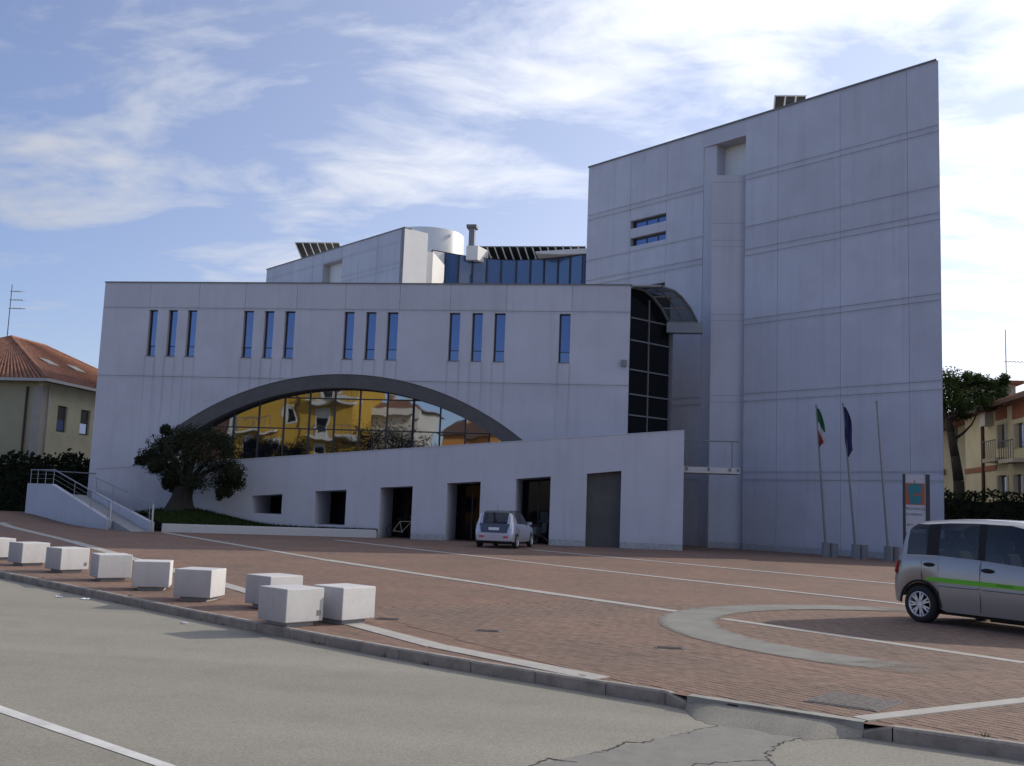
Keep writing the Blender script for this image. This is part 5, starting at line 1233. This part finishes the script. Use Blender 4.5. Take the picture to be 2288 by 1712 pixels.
# left house: cream render, hipped tile roof
HY = 58.0; hc = FY(92, 900, HY); ez = FY(95, 852, HY).z; hc.z = 0
HL = thing('tiled_house', 'cream two-storey house with hipped red tile roof at the left edge', 'house', (hc.x-5, HY+7, 0))
hx0, hx1, hy0, hy1 = hc.x-13, hc.x, HY, HY+15.5
def HLx(px, py): r = ray(px, py); t = hx1/r.x; return Vector((hx1, t*r.y, CAM_H+t*r.z))
sidewin = [(HLx(127, 940).y, HLx(149, 940).y), (HLx(179, 945).y, HLx(200, 945).y)]
wz0, wz1 = HLx(137, 966).z, HLx(137, 907).z
wl1 = MB().holes([(hy0, 0), (hy1, 0), (hy1, ez), (hy0, ez)], [rect(a, b, wz0, wz1) for a, b in sidewin], Vector((hx1, 0, 0)), Y, Z, -X, 0, .3).build('wall', 'cream', HL)
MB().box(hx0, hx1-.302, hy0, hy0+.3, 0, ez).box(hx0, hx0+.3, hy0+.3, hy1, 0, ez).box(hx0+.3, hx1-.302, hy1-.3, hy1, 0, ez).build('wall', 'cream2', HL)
for a, b in sidewin:
    wd = MB().box(hx1-.2, hx1-.14, a, b, wz0, wz1).build('window', 'shutter', HL)
    MB().box(hx1-.139, hx1-.12, a+.1, b-.1, wz0+.1, wz0+(wz1-wz0)*.45).build('pane', 'window_glass', wd)
    for k in range(8): z = wz0+(wz1-wz0)*(.5+.055*k); MB().box(hx1-.139, hx1-.11, a+.08, b-.08, z, z+.05).build('slat', 'shutter', wd)
MB().box(hx1-.55, hx1+.035, hy0-.035, hy0+.0, 0, ez-.3).box(hx1+.0, hx1+.035, hy0, hy0+.55, 0, ez-.3).build('quoin', 'quoin', HL)
MB().cyl((hx1-.95, hy0-.09, .1), (hx1-.95, hy0-.09, ez-.35), .07, n=8).build('downpipe', 'pipe_brown', HL); MB().cyl((hx1+.09, hy0+.62, .1), (hx1+.09, hy0+.62, ez-.2), .05, n=8).build('downpipe', 'gutter', HL)
ov = .7; zr0 = ez+.05; rh = (FY(22, 756, HY+6).z - zr0)
E_ = [Vector((hx0-ov, hy0-ov, zr0)), Vector((hx1+ov, hy0-ov, zr0)), Vector((hx1+ov, hy1+ov, zr0)), Vector((hx0-ov, hy1+ov, zr0))]
mid_x = (hx0+hx1)/2; R0, R1 = Vector((mid_x, hy0+5.8, zr0+rh)), Vector((mid_x, hy1-5.8, zr0+rh))
rf = MB().add(E_+[R0, R1], [(0, 1, 4), (1, 2, 5, 4), (2, 3, 5), (3, 0, 4, 5), (0, 3, 2, 1)]).build('roof', 'tile', HL)
for (a, b, c, d, n) in ((E_[1], E_[2], R0, R1, 60), (E_[0], E_[1], R0, R0, 46)): tile_rows(rf, a+Z*.02, b+Z*.02, c+Z*.02, d+Z*.02, n, 'tile')
MB().tube([R0+Z*.06, R1+Z*.06], .13, 8).tube([E_[1]+Z*.05, R0+Z*.05], .13, 8).tube([E_[0]+Z*.05, R0+Z*.05], .13, 8).tube([E_[2]+Z*.05, R1+Z*.05], .13, 8).build('ridge_tiles', 'tile', rf)
MB().box(hx0-ov-.1, hx1+ov+.1, hy0-ov-.1, hy0-ov+.05, zr0-.12, zr0+.06).box(hx1+ov-.05, hx1+ov+.1, hy0-ov+.05, hy1+ov, zr0-.12, zr0+.06).build('eaves_gutter', 'gutter', rf)
for k, yy in enumerate((hy0+4.2, hy0+7.4)):
    s_ = .45; c = Vector((hx1+ov, yy, zr0)).lerp(Vector((mid_x, yy, zr0+rh)), .45); sl_ = Vector((mid_x-hx1-ov, 0, rh)).normalized(); up_ = Vector((-sl_.z, 0, sl_.x)); up_ = up_ if up_.z > 0 else -up_
    MB().frame(c, Y, sl_, up_, (-.6, -.45, .02), (.6, .45, .16)).build('skylight', 'flashing', rf)
antenna(R0+Vector((-.3, 0, 0)), FY(8, 637, HY+6).z-R0.z, 'tall thin television aerial on the left house roof', 3)

def hedge(x0, x1, y0, y1, h_, lab, seed, n, size, ragged=.25):
    rr = random.Random(seed); t = thing('hedge', lab, 'hedge', ((x0+x1)/2, (y0+y1)/2, 0))
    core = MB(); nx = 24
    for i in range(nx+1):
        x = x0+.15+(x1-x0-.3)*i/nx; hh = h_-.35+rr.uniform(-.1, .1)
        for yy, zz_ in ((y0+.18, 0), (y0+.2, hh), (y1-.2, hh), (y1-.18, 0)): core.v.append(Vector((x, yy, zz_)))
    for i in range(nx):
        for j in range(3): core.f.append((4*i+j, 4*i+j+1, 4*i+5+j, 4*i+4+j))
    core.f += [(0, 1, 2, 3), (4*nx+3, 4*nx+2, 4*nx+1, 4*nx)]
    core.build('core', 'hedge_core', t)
    mb = MB()
    for _ in range(n):
        x = rr.uniform(x0, x1); top = h_ + ragged*(math.sin(x*2.1)+math.sin(x*5.3+1)+rr.gauss(0, .5))*.5
        f = rr.random()
        if f < .75: p = Vector((x, y0+rr.uniform(-.08, .25), rr.uniform(0, top)))
        else: p = Vector((x, rr.uniform(y0, y1), top+rr.uniform(-.3, .1)))
        a = Vector((rr.gauss(0, 1), rr.gauss(0, 1), rr.gauss(0, 1))).normalized(); b = a.orthogonal().normalized(); s = size*rr.uniform(.6, 1.4)
        mb.add([p-a*s, p+b*s*.5, p+a*s, p-b*s*.5], [(0, 1, 2, 3)])
    mb.build('foliage', 'hedge', t, fix=False)
hedge(-52, -30.2, 51.6, 53.2, 3.35, 'tall dark evergreen hedge left of the white building', 5, 9000, .13, .35)
hedge(12.3, 30, 50.6, 52.2, 3.15, 'dark clipped hedge behind the people carrier at the right', 6, 7000, .11, .12)

# umbrella pine beside the tower
PYv = 56.0; pb2 = FY(2146, 1120, PYv); pb2.z = 0
pine = thing('umbrella_pine', 'leaning umbrella pine between the tower and the right-hand house', 'tree', pb2)
def PP(px, py, dy=0): return FY(px, py, PYv+dy)
tk = MB(); tk.tube([pb2-Z*.1, PP(2142, 1075), PP(2134, 1020), PP(2124, 965), PP(2117, 935)], [.34, .27, .23, .20, .16], 10)
for path, r0 in (([PP(2130, 983), PP(2152, 968, .5), PP(2170, 950, .8), PP(2182, 928, .8)], .09), ([PP(2117, 937), PP(2135, 925, -.4), PP(2155, 905, -.6)], .11), ([PP(2117, 937), PP(2108, 905, .3), PP(2105, 880, .3)], .11), ([PP(2122, 945), PP(2150, 920), PP(2185, 905)], .08), ([PP(2117, 955), PP(2108, 958, .4), PP(2100, 950, .5)], .06)):
    tk.tube(path, [r0*(1-.25*k) for k in range(len(path))], 7)
tk.build('trunk', 'bark', pine, smooth=True)
rp2 = random.Random(21); cen = []
for px, py, rx, rz_ in [(2112, 845, .8, .55), (2128, 855, .7, .5), (2145, 860, .5, .5), (2105, 870, .9, .6), (2125, 885, .9, .6), (2150, 885, .8, .6), (2172, 860, .65, .6), (2190, 850, .6, .45), (2205, 860, .6, .55), (2222, 865, .5, .5), (2228, 855, .3, .4), (2180, 885, .9, .6), (2205, 890, .8, .5), (2222, 885, .5, .5), (2165, 905, .9, .5), (2135, 908, 1.0, .5), (2110, 905, .9, .5), (2195, 908, .7, .4), (2120, 925, .8, .4), (2150, 925, .8, .35), (2100, 925, .6, .4), (2185, 845, .35, .3), (2148, 848, .3, .35), (2085, 880, .9, .7), (2080, 850, .8, .6)]:
    p = PP(px, py); cen.append((p+Vector((0, rp2.uniform(-1.2, 1.2), 0)), (rx*.72, rx*1.0, rz_*.70)))
leaves(MB(), cen, 380, .12, rp2, long=1.8).build('crown', 'pine', pine, fix=False)

# right house: cream, brown band, overhanging eaves; its face runs away from us
RXh = 17.6; yA, yB = 48.5, 72.0
def HX(px, py, x=RXh): r = ray(px, py); t = x/r.x; return Vector((x, t*r.y, CAM_H+t*r.z))
e1_, e2_ = HX(2288, 903), HX(2160, 931); rez = (e1_.z+e2_.z)/2
HR = thing('rendered_house', 'cream two-storey house with grey shutters and red tile roof at the right edge', 'house', (RXh+5, 60, 0))
ycr = HX(2157, 1000).y
wpx = [(2232, 2246, 948, 1000), (2270, 2287, 945, 1000), (2232, 2250, 1062, 1105), (2268, 2284, 1060, 1105)]
hw = []
for a, b, c, d in wpx:
    P_, Q_ = HX(b, c), HX(a, d); hw.append((min(P_.y, Q_.y), max(P_.y, Q_.y), max(.2, min(HX(b, d).z, HX(a, d).z)), (HX(b, c).z+HX(a, c).z)/2))
OH = Vector((RXh, 0, 0))
MB().holes([(yA, 0), (ycr, 0), (ycr, rez), (yA, rez)], [rect(*h_) for h_ in hw], OH, Y, Z, X, 0, .3).build('wall', 'cream', HR)
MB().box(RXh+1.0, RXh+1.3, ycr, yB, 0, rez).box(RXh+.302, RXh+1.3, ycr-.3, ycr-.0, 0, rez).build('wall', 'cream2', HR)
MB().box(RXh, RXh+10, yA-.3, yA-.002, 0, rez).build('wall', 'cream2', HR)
for k, (a, b, c, d) in enumerate(hw):
    wd = MB().box(RXh+.16, RXh+.22, a, b, c, d).build('window', 'shutter', HR)
    MB().box(RXh+.13, RXh+.159, a+.1, b-.1, c+.1, d-.1).build('pane', 'window_glass', wd)
    MB().box(RXh-.05, RXh-.002, a-.3, a-.02, c, d).box(RXh-.05, RXh-.002, b+.02, b+.3, c, d).build('surround', 'quoin', wd)
    if k < 2: MB().box(RXh-.06, RXh-.002, a-.3, b+.3, d+.25, d+1.15).build('brick_lintel', 'brickred', wd)
    if k < 2:
        MB().box(RXh-.7, RXh-.01, a-.5, b+.5, c-.75, c-.55).build('balcony_slab', 'quoin', wd)
        for q_ in range(7): yy = a-.45+(b-a+.9)*q_/6; MB().cyl((RXh-.66, yy, c-.55), (RXh-.66, yy, c+.35), .02, n=5).build('baluster', 'wire', wd)
        MB().cyl((RXh-.66, a-.48, c+.35), (RXh-.66, b+.48, c+.35), .03, n=5).build('balcony_rail', 'wire', wd)
bz = HX(2210, 1047).z
MB().box(RXh-.05, RXh-.001, HX(2227, 1045).y, ycr, bz-.14, bz+.14).build('string_course', 'brickred', HR)
pz = HX(2199, 1000).y; MB().cyl((RXh-.08, pz, .1), (RXh-.08, pz, rez-.1), .09, n=8).build('downpipe', 'pipe_brown', HR)
aq = HX(2213, 938); ac = MB().box(RXh-.42, RXh-.01, aq.y-.45, aq.y+.45, aq.z-.35, aq.z+.35).build('air_conditioner', 'gutter', HR); MB().lathe([(.01, 0), (.25, .0)], 16, 'y', (0, 0, 0)) 
MB().box(RXh+.98, RXh+.999, HX(2134, 970, RXh+1).y-.6, HX(2134, 970, RXh+1).y+.6, HX(2140, 990, RXh+1).z, HX(2140, 940, RXh+1).z).build('window', 'shutter', HR)
fz = HX(2113, 1052, RXh+1); MB().cyl((RXh+.8, fz.y, fz.z-.3), (RXh+.8, fz.y, fz.z+.1), .15, n=8).build('wall_lamp', 'wire', HR)
o0, o1 = Vector((RXh-.9, yA-.8, rez+.05)), Vector((RXh-.9, yB, rez+.05)); r0_, r1_ = Vector((RXh+5, yA+4, rez+2.3)), Vector((RXh+5, yB, rez+2.3)); o2 = Vector((RXh+11, yA-.8, rez+.05)); o3 = Vector((RXh+11, yB, rez+.05))
rr_ = MB().add([o0, o1, r1_, r0_, o2, o3], [(0, 1, 2, 3), (4, 3, 2, 5), (0, 3, 4), (0, 4, 5, 1)]).build('roof', 'tile', HR)
tile_rows(rr_, o0+Z*.02, o1+Z*.02, r0_+Z*.02, r1_+Z*.02, 80, 'tile')
MB().box(RXh-1.0, RXh-.85, yA-.8, yB, rez-.10, rez+.10).build('eaves_gutter', 'pipe_brown', rr_)
dm = HX(2250, 872, RXh+3.0)
MB().prism([(RXh+2.2, dm.y+4), (RXh+4.8, dm.y+4), (RXh+4.8, dm.y+7), (RXh+2.2, dm.y+7)], rez+.6, rez+2.9).build('stair_tower', 'quoin', rr_)
MB().prism([(RXh+1.8, dm.y+3.6), (RXh+5.2, dm.y+3.6), (RXh+5.2, dm.y+7.4), (RXh+1.8, dm.y+7.4)], rez+2.9, rez+3.1).build('tower_roof', 'tile', rr_)
ap_ = HX(2249, 866, RXh+3.4); antenna(Vector((ap_.x, ap_.y, rez+1.5)), HX(2244, 738, RXh+3.4).z-(rez+1.5), 'thin television aerial on the right house roof', 1)

# ------------------------------------------------------------------ houses across the road, seen mirrored in the arched window
VM = 2*YG                      # mirror plane of the glass
def MV(px, py, Yv): p = FY(px, py, VM-Yv); return Vector((p.x, Yv, p.z))
yh = 0.0
yx0, yx1 = MV(531, 930, yh).x, MV(790, 930, yh).x
YH = thing('yellow_house', 'yellow house with balconies across the road, mirrored in the arched window', 'house', ((yx0+yx1)/2, yh-5, 0))
OYH = Vector((0, yh, 0))
wins = []
for a, b, c, d in ((639, 657, 907, 948), (711, 738, 908, 972), (549, 566, 976, 1010), (704, 724, 994, 1015), (612, 628, 980, 1008)):
    p, q = MV(a, c, yh), MV(b, d, yh); wins.append((p.x, q.x, q.z, p.z))
wins += [(yx0+1.2, yx0+2.3, 12.3, 14.0), (yx1-3.2, yx1-1.9, 12.2, 14.6), (yx0+1.5, yx0+2.6, .9, 2.6), (yx1-4.0, yx1-2.8, .2, 2.5), (yx0+5, yx0+6.1, 1.0, 2.6)]
MB().holes(rect(yx0, yx1, 0, 15.5), [rect(*q) for q in wins], OYH, X, Z, -Y, 0, .35).build('wall', 'yellow', YH)
MB().box(yx0, yx1, yh-10, yh-.36, 0, 15.4).build('body', 'yellow', YH)
for a, b, c, d in wins:
    wd = MB().holes(rect(a-.12, b+.12, c-.12, d+.12), [rect(a+.06, b-.06, c+.06, d-.06)], OYH, X, Z, -Y, -.05, .04).build('window', 'house_white', YH)
    MB().box(a, b, yh-.25, yh-.2, c, d).build('pane', 'dark_glass', wd); MB().box(a+.06, b-.06, yh-.19, yh-.14, d-(d-c)*.35, d-.05).build('blind', 'house_white', wd)
for a, b, z in ((695, 803, 978), (528, 620, 962), (690, 800, 896)):
    p, q = MV(a, z, yh), MV(b, z, yh)
    bl = MB().box(p.x, q.x, yh+.01, yh+1.3, p.z-.12, p.z+.12).build('balcony', 'house_white', YH)
    for k in range(13): x = p.x+.05+(q.x-p.x-.1)*k/12; MB().cyl((x, yh+1.25, p.z+.12), (x, yh+1.25, p.z+1.05), .03, n=5).build('baluster', 'steel_dull', bl)
    MB().box(p.x, q.x, yh+1.2, yh+1.3, p.z+1.05, p.z+1.12).build('balcony_rail', 'steel_dull', bl)
p = MV(666, 940, yh); MB().cyl((p.x, yh+.08, 0), (p.x, yh+.08, 15), .07, n=6).build('downpipe', 'pipe_brown', YH)
MB().prism([(yx0-.5, yh+.6), (yx1+.5, yh+.6), (yx1+.5, yh-10.5), (yx0-.5, yh-10.5)], 15.5, 15.8).build('roof', 'brown_tile', YH)
MB().box(MV(398, 940, yh).x, yx0-.01, yh-8, yh-.8, 0, 13.5).build('annexe', 'brown_tile', YH)
MB().box(MV(503, 940, yh).x, yx0-.3, yh-.799, yh-.6, 2, 13.0).build('annexe_shutters', 'house_white', YH)
def gable(name, lab, x0, x1, y0, ez_, rz_, wm, rm, band=None):
    t = thing(name, lab, 'house', ((x0+x1)/2, y0-4, 0)); d_ = 9
    MB().box(x0, x1, y0-d_, y0, 0, ez_).build('wall', wm, t)
    xm = (x0+x1)/2
    e = [Vector((x0-.6, y0+.6, ez_)), Vector((x1+.6, y0+.6, ez_)), Vector((x1+.6, y0-d_-.6, ez_)), Vector((x0-.6, y0-d_-.6, ez_))]; ra, rb_ = Vector((xm-1.2, y0-d_/2, rz_)), Vector((xm+1.2, y0-d_/2, rz_))
    rf_ = MB().add(e+[ra, rb_], [(0, 1, 5, 4), (1, 2, 5), (2, 3, 4, 5), (3, 0, 4), (3, 2, 1, 0)]).build('roof', rm, t)
    for cx_ in (xm-.6, xm+.9): MB().box(cx_-.25, cx_+.25, y0-d_/2-.3, y0-d_/2+.3, rz_-.4, rz_+.9).build('chimney', wm, rf_)
    n_ = 4
    for k in range(n_):
        for z0_ in (1.0, 4.2):
            if z0_+1.4 > ez_: continue
            x = x0+(x1-x0)*(k+.5)/n_; wd = MB().box(x-.5, x+.5, y0+.01, y0+.05, z0_, z0_+1.4).build('window', 'shutter', t); MB().box(x-.4, x+.4, y0+.051, y0+.07, z0_+.1, z0_+1.3).build('pane', 'window_glass', wd)
    if band: MB().box(x0-.3, x1+.3, y0+.05, y0+1.2, band, band+.9).build('balcony', 'house_white', t)
a_, b_ = MV(806, 920, -6), MV(930, 920, -6)
gable('white_house', 'white house with dark red roof across the road, mirrored in the arched window', a_.x, b_.x, -6, MV(860, 912, -6).z, MV(860, 897, -6).z+.6, 'house_white', 'tile', MV(860, 930, -6).z)
a_, b_ = MV(985, 960, -3), MV(1110, 960, -3)
gable('ochre_house', 'ochre house with broad brown roof across the road, mirrored in the arched window', a_.x, b_.x, -3, MV(1040, 972, -3).z, MV(1050, 928, -3).z, 'ochre', 'brown_tile')
def bushy(px, py, Yv, rx, lab, seed):
    top = MV(px, py, Yv); rr = random.Random(seed); t = thing('bushy_tree', lab, 'tree', (top.x, Yv, 0), 'trees across the road')
    MB().tube([Vector((top.x, Yv, -.1)), Vector((top.x+.1, Yv, top.z*.5)), Vector((top.x, Yv, top.z*.8))], [.25, .18, .08], 8).build('trunk', 'bark', t)
    cc_ = [(Vector((top.x+rr.uniform(-.6, .6)*rx, Yv+rr.uniform(-.6, .6)*rx, top.z*rr.uniform(.35, .88))), (rx*.5, rx*.5, top.z*.16)) for _ in range(16)]
    leaves(MB(), cc_, 220, .16, rr).build('crown', 'hedge', t, fix=False)
for k, (px, py, rx) in enumerate(((585, 968, 2.0), (655, 972, 1.6), (775, 970, 2.0), (835, 940, 2.4), (895, 945, 2.6), (945, 955, 2.2))):
    bushy(px, py, 8.0 if k < 3 else 4.0, rx, ['dark tree mirrored in the glass before the yellow house, leftmost', 'dark tree mirrored before the yellow house below the small framed window', 'dark tree mirrored at the right edge of the yellow house', 'dark tree mirrored before the white house, left of two', 'dark tree mirrored before the white house, right of two', 'dark tree mirrored between the white and the ochre house'][k], 40+k)

wm = MB(); rw_ = random.Random(77)
for (a, b) in list(zip(KERB[4:], KERB[5:])) + list(zip(KERB_R[2:4], KERB_R[3:5])):
    a = Vector((*a, 0)); b = Vector((*b, 0)); n_ = int((b-a).length*2.2)
    for k in range(n_):
        if rw_.random() < .45: continue
        c = a.lerp(b, rw_.random()) + (Vector((.05, .075, .006)) if rw_.random() < .5 else Vector((-.022, -.03, -.112)))
        for q in range(rw_.randint(4, 11)):
            h_ = rw_.uniform(.015, .055); dx_, dy_ = rw_.gauss(0, .022), rw_.gauss(0, .022); p = c + Vector((rw_.gauss(0, .025), rw_.gauss(0, .018), 0))
            wm.add([p-X*.004, p+X*.004, p+Vector((dx_, dy_, h_))], [(0, 1, 2)])
MT['weed'] = mat('weed', (0.06, 0.085, 0.025), 0.9, var=0.4, vscale=3)
tag(wm.build('kerb_weeds', 'weed', fix=False), 'small weeds growing in the kerb joints', 'weeds', kind='stuff')
